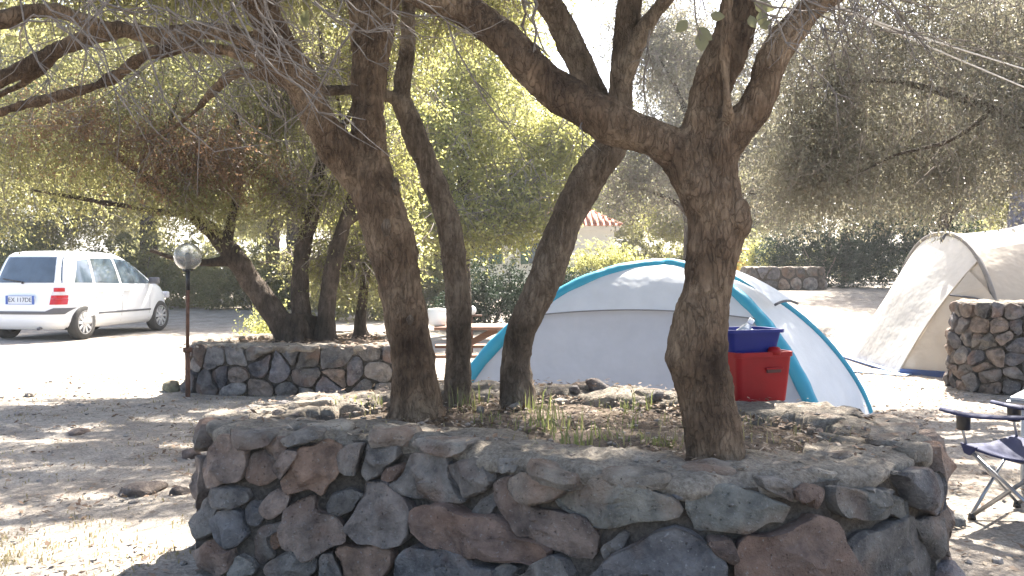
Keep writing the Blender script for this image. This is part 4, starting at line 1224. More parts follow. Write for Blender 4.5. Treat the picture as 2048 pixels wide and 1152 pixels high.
# porch: from the hoop down to a front hem on the ground
near_c, far_c = Vector((5.42, 12.38, 0.03)), Vector((5.55, 14.75, 0.03))
ks = 9
hp = h1[ks:]
low = [near_c.lerp(far_c, (k / (len(hp) - 1)) ** 0.45) for k in range(len(hp))]
vs, fs = [], []
nn = 18
for i in range(nn + 1):
    t = i / nn
    for k in range(len(hp)):
        p = hp[k].lerp(low[k], t) + Vector((-0.03 * math.sin(math.pi * t), 0, 0.07 * math.sin(math.pi * t) * (1 - 0.3 * k / len(hp)))) + Vector((-0.5, 0, 0.5)) * (0.03 * mnoise.noise(Vector((hp[k].y * 1.5, t * 3, 2))) * math.sin(math.pi * t))
        p += Vector((0.01, 0, 0)) * mnoise.noise(p * 4)
        vs.append(p - O)
m = len(hp)
for i in range(nn):
    for k in range(m - 1):
        q = i * m + k; fs.append((q, q + 1, q + m + 1, q + m))
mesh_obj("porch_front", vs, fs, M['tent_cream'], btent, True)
# near side panel of the porch
side_top = [h1[ks].lerp(near_c, i / nn) + Vector((-0.03 * math.sin(math.pi * i / nn), 0, 0.07 * math.sin(math.pi * i / nn))) for i in range(nn + 1)]
foot = h1[0]
side_low = [h1[max(0, int(round(ks * (1 - i / 5))))] if i < 5 else foot.lerp(near_c, (i - 5) / (nn - 5)) for i in range(nn + 1)]
vs, fs = [], []
for i in range(nn + 1):
    for j in range(9):
        p = side_top[i].lerp(side_low[i], j / 8)
        p += Vector((0, -1, 0)) * (0.03 * math.sin((p.x + p.z * 0.5) * 17) * (j / 8) * (1 - j / 8) * 3)
        vs.append(p - O)
for i in range(nn):
    for j in range(8):
        q = i * 9 + j; fs.append((q, q + 1, q + 10, q + 9))
mesh_obj("porch_side", vs, fs, M['tent_beige'], btent, True)
seam = MB(); seam.tube([p - O + Vector((-0.012, -0.008, 0.0)) for p in side_top], 0.012, 6); seam.build("porch_seam", M['tent_beige'], btent, True)
for h in (h1, h2, h3):
    mb = MB(); mb.tube([p - O + Vector((0.0, 0, 0.015)) for p in h], 0.035 if h is h1 else 0.02, 8); mb.build("hoop_sleeve", mat_plain("hoop_grey", (0.20, 0.18, 0.16), 0.7) if h is h1 else M['tent_dark'], btent, True)
# hood flap under the hoop at the side window, dark ventilation slit
a0 = h1[ks].lerp(h1[ks - 5], 0.05)
mb = MB()
p1, p2, p3 = side_top[2] + Vector((-.02, -.03, 0)), side_top[6] + Vector((-.03, -.05, -0.02)), h1[5] + Vector((-0.02, -0.06, 0.05))
mb.add([p1 - O, p2 - O, p3 - O, p1.lerp(p3, 0.5) + Vector((0, -0.06, 0)) - O], [(0, 1, 3), (1, 2, 3)])
o = mb.build("window_hood", M['tent_beige'], btent, False)
s = o.modifiers.new("thick", 'SOLIDIFY'); s.thickness = 0.012
mb = MB(); mb.tube([p2 - O, (p2 + p3) / 2 - O + Vector((0, -0.01, 0.02)), p3 - O], 0.014, 6); mb.build("hood_hem", M['tent_dark'], btent, True)
mb = MB(); mb.tube([h1[14] + Vector((-.05, -.02, 0.03)) - O, h1[14] + Vector((-0.12, -0.03, -0.10)) - O], 0.022, 6); mb.build("strap", M['tent_dark'], btent, True)
mb = MB(); mb.bar(near_c - O + Vector((-0.03, -0.02, -0.01)), far_c - O + Vector((-0.03, 0, -0.01)), 0.16, 0.025); mb.bar(near_c - O + Vector((0, -0.03, 0.0)), foot - O + Vector((0, -0.03, 0.03)), 0.05, 0.09); mb.build("groundsheet", M['groundsheet'], btent)
mb = MB(); mb.bar(Vector((4.9, 12.75, 0.012)), Vector((5.5, 12.2, 0.012)), 0.45, 0.012)
o = mb.build("ground_mat", mat_plain("pale_blue_mat", (0.30, 0.42, 0.58), 0.7), None); tag(o, "pale blue plastic mat on the ground before the beige tent", "mat")

# ------------------------------------------------------------------ cars
M['car_white'] = mat_plain("car_white_paint", (0.78, 0.79, 0.80), 0.25, var=0.02, nscale=1.0)
M['car_glass'] = mat_plain("car_glass", (0.06, 0.085, 0.11), 0.03, var=0.25, nscale=3, spec=1.0)
M['car_trim'] = mat_plain("car_grey_trim", (0.10, 0.10, 0.11), 0.6)
M['tyre'] = mat_plain("tyre_rubber", (0.035, 0.033, 0.03), 0.85, bumpd=0.004, bscale=90)
M['rim'] = mat_plain("wheel_cover", (0.55, 0.55, 0.56), 0.35, 0.4)
M['lamp_red'] = mat_plain("lamp_red", (0.50, 0.02, 0.025), 0.15)
M['lamp_clear'] = mat_plain("lamp_clear", (0.65, 0.62, 0.62), 0.15)
M['plate_white'] = mat_plain("plate_white", (0.62, 0.66, 0.72), 0.5)
M['plate_blue'] = mat_plain("plate_blue", (0.04, 0.10, 0.35), 0.5)
M['dark_text'] = mat_plain("plate_black", (0.02, 0.03, 0.06), 0.5)

def make_car(root, paint, plate):
    """origin on the ground under the rear bumper, +Y is forward"""
    Z = [0.20, 0.26, 0.34, 0.50, 0.64, 0.78, 0.90, 0.98, 1.04, 1.16, 1.30, 1.42, 1.50, 1.55, 1.58, 1.592]
    Wd = [0.74, 0.80, 0.83, 0.845, 0.85, 0.848, 0.84, 0.825, 0.81, 0.775, 0.73, 0.685, 0.645, 0.59, 0.48, 0.20]
    RE = [0.10, 0.04, 0.0, -0.01, 0.0, 0.05, 0.07, 0.09, 0.11, 0.16, 0.22, 0.28, 0.33, 0.42, 0.62, 0.95]
    FE = [3.62, 3.72, 3.77, 3.79, 3.77, 3.70, 3.56, 3.36, 3.20, 2.98, 2.72, 2.46, 2.26, 2.08, 1.80, 1.40]
    fi = lambda A, z: float(np.interp(z, Z, A))
    EX = 5.0
    def half(y, z):
        r, f, w = fi(RE, z), fi(FE, z), fi(Wd, z)
        c, h = (r + f) / 2, (f - r) / 2
        t = min(1, abs((y - c) / h))
        ex = EX if y < c else 3.6
        return w * max(0.0, 1 - t ** ex) ** (1 / ex)
    def rear(x, z):
        r, f, w = fi(RE, z), fi(FE, z), fi(Wd, z)
        c, h = (r + f) / 2, (f - r) / 2
        t = min(1, abs(x / w))
        return c - h * max(0.0, 1 - t ** EX) ** (1 / EX)
    zs = []
    for i in range(len(Z) - 1): zs += [Z[i] + (Z[i + 1] - Z[i]) * k / 3 for k in range(3)]
    zs.append(Z[-1])
    n = 72
    vs, fs = [], []
    for z in zs:
        r, f, w = fi(RE, z), fi(FE, z), fi(Wd, z)
        c, h = (r + f) / 2, (f - r) / 2
        for k in range(n):
            a = 2 * math.pi * k / n
            ca, sa = math.cos(a), math.sin(a)
            ex = EX if sa < 0 else 3.6
            vs.append((w * math.copysign(abs(ca) ** (2 / ex), ca), c + h * math.copysign(abs(sa) ** (2 / ex), sa), z))
    for i in range(len(zs) - 1):
        for k in range(n):
            a = i * n + k; b = i * n + (k + 1) % n
            fs.append((a, b, b + n, a + n))
    fs.append(tuple(reversed(range(n)))); fs.append(tuple(range((len(zs) - 1) * n, len(zs) * n)))
    body = mesh_obj("body", vs, fs, paint, root, True)
    cut = MB()
    wy = (0.62, 3.10)
    for y in wy:
        pts = [Vector((-1.2, y, 0.31)), Vector((1.2, y, 0.31))]
        cut.tube(pts, 0.365, 28)
    co = cut.build("cutter", None, None)
    co.matrix_world = root.matrix_world
    co.parent = root
    bo = body.modifiers.new("arches", 'BOOLEAN'); bo.operation = 'DIFFERENCE'; bo.object = co; bo.solver = 'EXACT'
    bpy.context.view_layer.update()
    apply_mods(body)
    bpy.data.objects.remove(co)
    def side_patch(name, poly, mat, off=0.004, sx=1, parent=root, grid=9):
        """poly in (y,z), 4 corners: bottom-rear, bottom-front, top-front, top-rear"""
        v, f = [], []
        for i in range(grid + 1):
            for j in range(grid + 1):
                u, w = j / grid, i / grid
                b = (poly[0][0] * (1 - u) + poly[1][0] * u, poly[0][1] * (1 - u) + poly[1][1] * u)
                t = (poly[3][0] * (1 - u) + poly[2][0] * u, poly[3][1] * (1 - u) + poly[2][1] * u)
                y, z = b[0] * (1 - w) + t[0] * w, b[1] * (1 - w) + t[1] * w
                v.append((sx * (half(y, z) + off), y, z))
        for i in range(grid):
            for j in range(grid):
                a = i * (grid + 1) + j; f.append((a, a + 1, a + grid + 2, a + grid + 1))
        return mesh_obj(name, v, f, mat, parent, True)
    def rear_patch(name, poly, mat, off=0.005, parent=root, grid=10):
        v, f = [], []
        for i in range(grid + 1):
            for j in range(grid + 1):
                u, w = j / grid, i / grid
                b = (poly[0][0] * (1 - u) + poly[1][0] * u, poly[0][1] * (1 - u) + poly[1][1] * u)
                t = (poly[3][0] * (1 - u) + poly[2][0] * u, poly[3][1] * (1 - u) + poly[2][1] * u)
                x, z = b[0] * (1 - w) + t[0] * w, b[1] * (1 - w) + t[1] * w
                v.append((x, rear(x, z) - off, z))
        for i in range(grid):
            for j in range(grid):
                a = i * (grid + 1) + j; f.append((a, a + 1, a + grid + 2, a + grid + 1))
        return mesh_obj(name, v, f, mat, parent, True)
    for sx in (1, -1):
        side_patch("side_window", [(0.42, 1.02), (0.86, 1.01), (0.90, 1.44), (0.62, 1.42)], M['car_glass'], sx=sx)
        side_patch("side_window", [(0.93, 1.01), (1.66, 0.99), (1.62, 1.46), (0.97, 1.45)], M['car_glass'], sx=sx)
        side_patch("side_window", [(1.73, 0.99), (2.84, 0.97), (2.30, 1.42), (1.69, 1.46)], M['car_glass'], sx=sx)
        side_patch("door_moulding", [(0.98, 0.44), (2.70, 0.44), (2.70, 0.475), (0.98, 0.475)], M['car_trim'], 0.01, sx)
        for y in (0.90, 1.70, 2.66):
            side_patch("door_gap", [(y, 0.28), (y + 0.008, 0.28), (y + 0.008, 0.96), (y, 0.96)], M['car_trim'], 0.002, sx, grid=6)
        for y in (1.08, 1.86):
            mb = MB(); mb.box((sx * (half(y, 0.86) + 0.018), y, 0.86), (0.03, 0.17, 0.03)); mb.build("door_handle", paint, root, bevel=0.008)
        mb = MB(); mb.box((sx * 0.93, 2.68, 1.03), (0.20, 0.10, 0.13)); mb.box((sx * 0.83, 2.70, 0.99), (0.10, 0.05, 0.04)); mb.build("mirror", M['car_trim'], root, True, bevel=0.03)
        # tail lamp wraps the corner
        ang = []
        v, f = [], []
        def lamp(z0, z1, x0, x1, mat, nm):
            v, f = [], []; gN = 8
            for i in range(gN + 1):
                z = z0 + (z1 - z0) * i / gN
                for j in range(gN + 1):
                    x = sx * (x0 + (x1 - x0) * j / gN) * fi(Wd, z)
                    y = rear(x, z)
                    nx_ = sx * 0.012 * (j / gN); v.append((x + nx_, y - 0.014, z))
            for i in range(gN):
                for j in range(gN):
                    a = i * (gN + 1) + j; f.append((a, a + 1, a + gN + 2, a + gN + 1))
            return mesh_obj(nm, v, f, mat, root, True)
        lamp(0.64, 0.74, 0.64, 0.87, M['lamp_red'], "tail_lamp")
        lamp(0.743, 0.80, 0.64, 0.865, M['lamp_red'], "tail_lamp")
        lamp(0.803, 0.86, 0.65, 0.85, M['lamp_clear'], "tail_lamp")
        lamp(0.863, 0.93, 0.68, 0.83, M['lamp_red'], "tail_lamp")
        rear_patch("bumper_insert", [(sx * 0.36, 0.47), (sx * 0.72, 0.47), (sx * 0.80, 0.58), (sx * 0.60, 0.58)], M['car_trim'], 0.012)
        mb = MB(); mb.box((sx * 0.5, 3.70, 0.72), (0.3, 0.1, 0.14)); mb.build("headlamp", M['lamp_clear'], root, True, bevel=0.03)
    rear_patch("bumper_insert", [(-0.60, 0.47), (0.60, 0.47), (0.60, 0.525), (-0.60, 0.525)], M['car_trim'], 0.013)
    rw = rear_patch("rear_window", [(-0.66, 1.02), (0.66, 1.02), (0.56, 1.47), (-0.56, 1.47)], M['car_glass'], 0.006)
    mb = MB(); mb.tube([(0.0, rear(0, 1.0) - 0.03, 1.0), (0.0, rear(0, 1.04) - 0.035, 1.04)], 0.018, 8); mb.tube([(0, rear(0, 1.03) - 0.035, 1.03), (-0.42, rear(0.4, 1.10) - 0.03, 1.09)], 0.01, 6); mb.build("rear_wiper", M['black'], root, True)
    # windscreen
    v, f = [], []; gN = 10
    for i in range(gN + 1):
        z = 1.03 + 0.44 * i / gN
        for j in range(gN + 1):
            x = (-0.62 + 1.24 * j / gN) * (1 - 0.15 * i / gN)
            r, f_, w = fi(RE, z), fi(FE, z), fi(Wd, z); c, h = (r + f_) / 2, (f_ - r) / 2
            y = c + h * max(0, 1 - abs(x / w) ** 3.6) ** (1 / 3.6)
            v.append((x, y + 0.006, z + 0.004))
    for i in range(gN):
        for j in range(gN):
            a = i * (gN + 1) + j; f.append((a, a + 1, a + gN + 2, a + gN + 1))
    mesh_obj("windscreen", v, f, M['car_glass'], root, True)
    if plate:
        yb = rear(0, 0.72) - 0.02
        mb = MB(); mb.box((0, yb, 0.72), (0.56, 0.012, 0.15)); o = mb.build("number_plate", M['plate_white'], root, bevel=0.006)
        mb = MB(); mb.box((-0.255, yb - 0.009, 0.72), (0.045, 0.004, 0.142)); mb.box((0.255, yb - 0.009, 0.72), (0.045, 0.004, 0.142))
        mb.box((0, yb - 0.008, 0.792), (0.55, 0.006, 0.008)); mb.box((0, yb - 0.008, 0.648), (0.55, 0.006, 0.008)); mb.build("plate_band", M['plate_blue'], o)
        cu = bpy.data.curves.new("txt", 'FONT'); cu.body = plate; cu.size = 0.108; cu.align_x = 'CENTER'; cu.align_y = 'CENTER'; cu.extrude = 0.001
        to = bpy.data.objects.new("txt", cu); COL.objects.link(to)
        bpy.context.view_layer.update()
        me = bpy.data.meshes.new_from_object(to.evaluated_get(bpy.context.evaluated_depsgraph_get()))
        bpy.data.objects.remove(to)
        me.materials.clear(); me.materials.append(M['dark_text'])
        tx = link("plate_lettering", me, o); tx.rotation_euler = (R(90), 0, 0); tx.location = (0, yb - 0.010, 0.72)
    mb = MB(); mb.tube([(0.35, 0.12, 0.24), (0.35, -0.01, 0.22)], 0.025, 8); mb.build("exhaust", M['car_trim'], root, True)
    mb = MB(); mb.box((0, 1.9, 0.24), (1.35, 3.2, 0.1)); mb.build("underbody", M['black'], root)
    tv, tf = lathe([(0.19, -0.09), (0.285, -0.095), (0.305, -0.07), (0.307, 0.0), (0.305, 0.07), (0.285, 0.095), (0.19, 0.09)], 32)
    for sx in (1, -1):
        for y in wy:
            rot = Matrix.Rotation(R(90), 3, 'Y')
            wl_ = link("wheel", None, root); wl_.location = (sx * 0.735, y, 0.307); wl_.empty_display_size = 0.1
            mesh_obj("tyre", [rot @ p for p in tv], tf, M['tyre'], wl_, True)
            mb = MB()
            lv, lf = lathe([(0.0, 0.055), (0.05, 0.062), (0.06, 0.05), (0.07, 0.035), (0.2, 0.03), (0.212, 0.088), (0.222, 0.086), (0.225, 0.02)], 32)
            mb.add([rot @ Vector((p.x, p.y, p.z)) * 1.0 for p in lv], lf)
            if sx < 0: mb.v = [Vector((-p.x, p.y, p.z)) for p in mb.v]
            mb.build("rim", M['car_trim'], wl_, True)
            sp_ = MB()
            for k in range(10):
                a = 2 * math.pi * k / 10
                c_ = Vector((sx * 0.066, math.cos(a) * 0.125, math.sin(a) * 0.125))
                sp_.bar(Vector((sx * 0.072, math.cos(a) * 0.03, math.sin(a) * 0.03)), Vector((sx * 0.080, math.cos(a) * 0.205, math.sin(a) * 0.205)), 0.048, 0.02, (sx, 0, 0))
            v2, f2 = lathe([(0.0, 0.1), (0.05, 0.092), (0.058, 0.07)], 20)
            sp_.add([rot @ p if sx > 0 else Vector((-(rot @ p).x, (rot @ p).y, (rot @ p).z)) for p in v2], f2)
            v2, f2 = lathe([(0.196, 0.07), (0.2, 0.092), (0.222, 0.09), (0.226, 0.07)], 32)
            sp_.add([rot @ p if sx > 0 else Vector((-(rot @ p).x, (rot @ p).y, (rot @ p).z)) for p in v2], f2)
            sp_.build("wheel_cover", M['rim'], wl_, False, bevel=0.004)
    return root

hd = math.atan2(0.40, 2.40)
fw = Vector((math.sin(hd), math.cos(hd), 0)); rt = Vector((math.cos(hd), -math.sin(hd), 0))
rear_wheel = Vector(((168 - 1024) / F * 18.4, 18.4, 0))
cbase = rear_wheel - rt * 0.92 - fw * 0.72
car = empty("parked_car", "white compact people carrier parked on the sunny road, seen from behind", "car", None, (cbase.x, cbase.y, 0.01), -hd)
bpy.context.view_layer.update()
make_car(car, M['car_white'], "EX 117DE")
car.scale = (1.16, 1.14, 1.16)
M['car_yellow'] = mat_plain("car_yellow_paint", (0.75, 0.42, 0.05), 0.3, var=0.03)
ycar = empty("parked_car", "yellow car half hidden behind the nearest trunk and the dome tent", "car", None, (10.5, 37.2, terrain(9, 38) - 0.12), R(75))
bpy.context.view_layer.update()
make_car(ycar, M['car_yellow'], None)

# ------------------------------------------------------------------ lamp post, low lamp
M['rust'] = mat_plain("rusty_post", (0.10, 0.045, 0.025), 0.8, var=0.4, nscale=14)
m_, nt_, b_ = mat_new("clear_globe")
b_.inputs["Base Color"].default_value = (0.95, 0.95, 0.93, 1); b_.inputs["Roughness"].default_value = 0.06
b_.inputs["Transmission Weight"].default_value = 0.85; b_.inputs["IOR"].default_value = 1.35
n_ = noise_tex(nt_, objco(nt_), 6, 3); nt_.links.new(ramp(nt_, n_, [(0.3, (0.9, 0.9, 0.88)), (0.7, (0.97, 0.97, 0.96))]), b_.inputs["Base Color"])
M['globe'] = m_
m_, nt_, b_ = mat_new("opal_globe")
n_ = noise_tex(nt_, objco(nt_), 6, 3); nt_.links.new(ramp(nt_, n_, [(0.3, (0.80, 0.79, 0.76)), (0.7, (0.86, 0.85, 0.82))]), b_.inputs["Base Color"])
b_.inputs["Roughness"].default_value = 0.3
M['opal'] = m_
lx = (374 - 1024) / F * 10.05
lp = empty("lamp_post", "rusty lamp post with clear glass globe at the corner of the low planter", "lamp post", None, (lx, 10.05, 0))
zg = W(377, 513, 10.05).z
mb = MB(); mb.tube([(0, 0, -0.1), (0, 0, 0.55)], 0.027, 12); mb.tube([(0, 0, 0.52), (0, 0, 0.57)], 0.05, 12); mb.tube([(0, 0, 0.55), (0.008, 0, zg - 0.36)], 0.020, 12); mb.build("post", M['rust'], lp, True)
mb = MB(); mb.tube([(0.008, 0, zg - 0.38), (0.012, 0, zg - 0.15)], 0.024, 12); mb.tube([(0.012, 0, zg - 0.17), (0.012, 0, zg - 0.145)], 0.06, 16); mb.build("collar", M['black'], lp, True)
pr = [(0.155 * math.sin(math.pi * k / 20), -0.155 * math.cos(math.pi * k / 20)) for k in range(1, 21)]
v, f = lathe([(0.05, -0.15)] + pr[2:], 32)
o = mesh_obj("globe", [p + Vector((0.012, 0, zg)) for p in v], f, M['globe'], lp, True)
s = o.modifiers.new("wall", 'SOLIDIFY'); s.thickness = 0.006
mb = MB(); mb.tube([(0.012, 0, zg - 0.15), (0.012, 0, zg - 0.06)], 0.03, 12); v, f = lathe([(0.02, 0), (0.034, 0.03), (0.038, 0.06), (0.028, 0.09), (0.005, 0.105)], 16); mb.add([p + Vector((0.012, 0, zg - 0.06)) for p in v], f); mb.build("bulb", M['opal'], lp, True)
# tiny low lamp behind the picnic table
p = W(943, 621, 15.5)
ll = empty("garden_lamp", "small white globe lamp on a short brown post behind the picnic table", "lamp", None, (p.x, p.y, 0))
mb = MB(); mb.tube([(0, 0, -0.05), (0, 0, p.z - 0.1)], 0.028, 10); mb.box((0.06, 0, p.z - 0.09), (0.24, 0.14, 0.03)); mb.build("post", M['rust'], ll, True)
v, f = lathe([(0.02, -0.085)] + [(0.085 * math.sin(math.pi * k / 12), -0.085 * math.cos(math.pi * k / 12)) for k in range(2, 13)], 20)
mesh_obj("globe", [q + Vector((0, 0, p.z)) for q in v], f, M['opal'], ll, True)

# ------------------------------------------------------------------ picnic table with a white tub
def mat_wood(name, a, b):
    m, nt, bs = mat_new(name)
    co = objco(nt, (3, 30, 30))
    n = noise_tex(nt, co, 2.2, 6, 0.65)
    nt.links.new(ramp(nt, n, [(0.3, a), (0.7, b)]), bs.inputs["Base Color"])
    bs.inputs["Roughness"].default_value = 0.75
    bump(nt, bs, n, 0.004, 0.6)
    return m
M['wood'] = mat_wood("table_wood", (0.13, 0.065, 0.04), (0.24, 0.13, 0.08))
ptb = empty("picnic_table", "brown wooden picnic table with benches behind the slim trunk", "picnic table", None, (-0.12, 11.2, 0), R(4))
rg = random.Random(4)
for k in range(5):
    mb = MB(); mb.box((0, -0.30 + 0.15 * k, 0.735 + rg.uniform(-.002, .002)), (1.72 + rg.uniform(-.01, .01), 0.138, 0.038)); mb.build("tabletop_plank", M['wood'], ptb, bevel=0.006)
for sy in (-1, 1):
    for k in range(2):
        mb = MB(); mb.box((0, sy * (0.60 + 0.14 * k), 0.435), (1.72, 0.13, 0.036)); mb.build("bench_plank", M['wood'], ptb, bevel=0.006)
for sx in (-0.62, 0.62):
    for sy in (-1, 1):
        mb = MB(); mb.bar((sx, sy * 0.55, -0.02), (sx, sy * 0.22, 0.712), 0.09, 0.045, (1, 0, 0)); mb.build("leg", M['wood'], ptb, bevel=0.005)
    mb = MB(); mb.box((sx + 0.05, 0, 0.395), (0.045, 1.52, 0.09)); mb.build("bench_support", M['wood'], ptb, bevel=0.005)
    mb = MB(); mb.box((sx + 0.05, 0, 0.69), (0.045, 0.66, 0.08)); mb.build("top_support", M['wood'], ptb, bevel=0.005)
    mb = MB(); mb.bar((sx, 0, 0.42), (sx * 0.12, 0, 0.70), 0.08, 0.045, (0, 1, 0)); mb.build("brace", M['wood'], ptb, bevel=0.005)
pt = W(874, 648, 11.0)
tub = empty("plastic_tub", "glaring white rounded tub on the left end of the picnic table", "tub", None, (pt.x, 11.08, 0.755))
v, f = lathe([(0.0, 0.0), (0.09, 0.0), (0.112, 0.02), (0.13, 0.09), (0.128, 0.16), (0.118, 0.195)], 24)
mesh_obj("bowl", v, f, M['opal'], tub, True)
v, f = lathe([(0.124, 0.185), (0.126, 0.2), (0.11, 0.213), (0.03, 0.22), (0.0, 0.22)], 24)
mesh_obj("lid", v, f, M['opal'], tub, True)

# ------------------------------------------------------------------ crates on the planter rim
def plastic(name, col):
    return mat_plain(name, col, 0.5, var=0.12, nscale=5, spec=0.2)
M['red'] = plastic("red_plastic", (0.22, 0.004, 0.006))
M['blue'] = plastic("blue_plastic", (0.008, 0.015, 0.13))
def crate(root, w, d, h, taper, mat, wall=0.006, rim=0.02, hole=True, rad=0.03):
    def ring(wx, dy, z, r):
        pts = []
        for (cx, cy, a0) in ((wx / 2 - r, dy / 2 - r, 0), (-wx / 2 + r, dy / 2 - r, 90), (-wx / 2 + r, -dy / 2 + r, 180), (wx / 2 - r, -dy / 2 + r, 270)):
            for k in range(6):
                a = R(a0 + 90 * k / 5)
                pts.append(Vector((cx + r * math.cos(a), cy + r * math.sin(a), z)))
        return pts
    L = []
    b = lambda z: 1 - taper * (1 - z / h)
    L.append(ring(w * b(0) * 0.9, d * b(0) * 0.9, 0.0, rad * .8)); L.append(ring(w * b(0), d * b(0), 0.012, rad))
    L.append(ring(w * b(h * 0.5), d * b(h * 0.5), h * 0.5, rad)); L.append(ring(w * b(h * 0.9), d * b(h * 0.9), h * 0.9, rad))
    L.append(ring(w + 2 * rim, d + 2 * rim, h * 0.905, rad + rim)); L.append(ring(w + 2 * rim, d + 2 * rim, h, rad + rim))
    L.append(ring(w - 2 * wall, d - 2 * wall, h, rad)); L.append(ring(w * b(0) - 2 * wall, d * b(0) - 2 * wall, 0.02, rad))
    n = len(L[0]); vs = [p for r_ in L for p in r_]; fs = []
    for i in range(len(L) - 1):
        for k in range(n):
            a = i * n + k; c = i * n + (k + 1) % n
            fs.append((a, c, c + n, a + n))
    fs.append(tuple(reversed(range(n)))); fs.append(tuple(range((len(L) - 1) * n, len(L) * n)))
    return mesh_obj("shell", vs, fs, mat, root, False)
rc_p = W(1512, 806, 5.13)
red = empty("plastic_crate", "red plastic crate standing on the planter rim beside the nearest trunk", "crate", "plastic crates", (rc_p.x + 0.005, 5.24, 0.675), R(20))
crate(red, 0.38, 0.27, 0.30, 0.13, M['red'], rim=0.008)
mb = MB(); mb.box((0.055, -0.135, 0.195), (0.10, 0.012, 0.032)); mb.build("handle_slot", mat_plain("slot_dark", (0.05, 0.012, 0.01), 0.7), red, bevel=0.012, seg=3)
mb = MB(); mb.box((0.055, -0.142, 0.205), (0.12, 0.012, 0.012)); mb.build("handle_lip", M['red'], red, bevel=0.004)
v, f = lathe([(0.0, 0.0), (0.035, 0.0), (0.04, 0.02), (0.03, 0.04), (0.0, 0.045)], 16)
mesh_obj("red_cap", [p + Vector((0.07, -0.12, 0.285)) for p in v], f, M['red'], red, True)
blue = empty("plastic_crate", "blue plastic basin stacked on the red crate", "crate", "plastic crates", (rc_p.x - 0.04, 5.25, 0.895), R(20))
crate(blue, 0.36, 0.26, 0.21, 0.22, M['blue'], rim=0.016)
m_, nt_, b_ = mat_new("clear_bottle")
n_ = noise_tex(nt_, objco(nt_), 9, 3); nt_.links.new(ramp(nt_, n_, [(0.3, (0.75, 0.77, 0.78)), (0.7, (0.88, 0.89, 0.9))]), b_.inputs["Base Color"])
b_.inputs["Roughness"].default_value = 0.12; b_.inputs["Transmission Weight"].default_value = 0.45
bt = empty("bottle", "clear plastic bottle lying slanted in the blue basin", "bottle", None, (rc_p.x - 0.085, 5.26, 1.0))
v, f = lathe([(0, 0), (0.04, 0.0), (0.043, 0.02), (0.043, 0.09), (0.03, 0.125), (0.015, 0.15), (0.014, 0.165)], 18)
rot = Matrix.Rotation(R(28), 3, 'Y') @ Matrix.Rotation(R(12), 3, 'X')
mesh_obj("bottle_body", [rot @ p for p in v], f, m_, bt, True)
v, f = lathe([(0.017, 0.16), (0.018, 0.185), (0.0, 0.187)], 14)
mesh_obj("cap", [rot @ p for p in v], f, M['white_paint'], bt, True)
o = mesh_obj("plastic_bag", *(lambda L: ([Vector((p.x * 1.1, p.y * 0.9, p.z)) + mnoise.noise_vector(p * 30) * 0.02 for p in L[0]], L[1]))(lathe([(0, 0), (0.06, 0.0), (0.08, 0.03), (0.07, 0.07), (0.04, 0.1), (0.0, 0.11)], 18)), mat_fabric("white_bag", (0.7, 0.72, 0.75), 0.3), None, True)
o.location = (rc_p.x - 0.03, 5.27, 0.995); tag(o, "crumpled white plastic bag inside the blue basin", "bag")

# ------------------------------------------------------------------ folding chair, camp table
M['steel'] = mat_plain("painted_steel", (0.32, 0.33, 0.35), 0.3, 0.75, var=0.08)
ch = empty("folding_chair", "navy blue folding camp chair at the right edge of the photo", "chair", None, (2.95, 5.35, 0))
co_ = ch.location.copy()
def cl(p): return Vector(p) - co_
yN, yF = 5.14, 5.62
xf, xb = 2.62, 3.12
for y in (yN, yF):
    s_ = 1 if y == yN else -1
    mb = MB(); mb.tube([cl((xf + 0.02, y, 0.02)), cl((xb + 0.03, y + 0.02 * s_, 0.47))], 0.0125, 10); mb.build("leg", M['steel'], ch, True)
    mb = MB(); mb.tube([cl((xb + 0.05, y - 0.03 * s_, 0.02)), cl((xf, y - 0.03 * s_, 0.42))], 0.011, 10); mb.build("leg", M['steel'], ch, True)
    for x, yy in ((xf + 0.02, y), (xb + 0.05, y - 0.03 * s_)):
        mb = MB(); mb.tube([cl((x, yy, 0.0)), cl((x, yy, 0.035))], [0.024, 0.017], 10); mb.build("foot", M['black'], ch, True)
    mb = MB(); mb.tube([cl((xb + 0.03, y + 0.02 * s_, 0.40)), cl((xb + 0.12, y, 0.62)), cl((xb + 0.20, y, 0.92))], 0.011, 10); mb.build("back_post", M['steel'], ch, True)
    mb = MB(); mb.tube([cl((xf, y - 0.03 * s_, 0.42)), cl((xf - 0.04, y - 0.035 * s_, 0.60))], 0.008, 8); mb.build("arm_post", M['steel'], ch, True)
    # sagging fabric arm
    vs, fs = [], []
    for i in range(13):
        t = i / 12
        x = xf - 0.16 + (xb + 0.15 - xf + 0.16) * t
        z = 0.625 - 0.035 * math.sin(math.pi * min(1, t * 1.1)) * (1 - t) * 2 * 0.6 + 0.05 * t
        w = 0.055 * (0.35 + 0.65 * min(1, t * 4)) if t < 0.3 else 0.055
        for q in (-1, -0.5, 0, 0.5, 1): vs.append(cl((x, y - 0.03 * s_ + q * w, z - 0.012 * q * q)))
    for i in range(12):
        for j in range(4): a = i * 5 + j; fs.append((a, a + 1, a + 6, a + 5))
    o = mesh_obj("armrest", vs, fs, M['navy'], ch, True); s = o.modifiers.new("t", 'SOLIDIFY'); s.thickness = 0.009
    mb = MB(); v, f = lathe([(0.0, -0.085), (0.036, -0.085), (0.040, 0.0)], 16); mb.add([p + cl((xf - 0.02, y - 0.03 * s_, 0.605)) for p in v], f); mb.build("cup_holder", M['black'], ch, True)
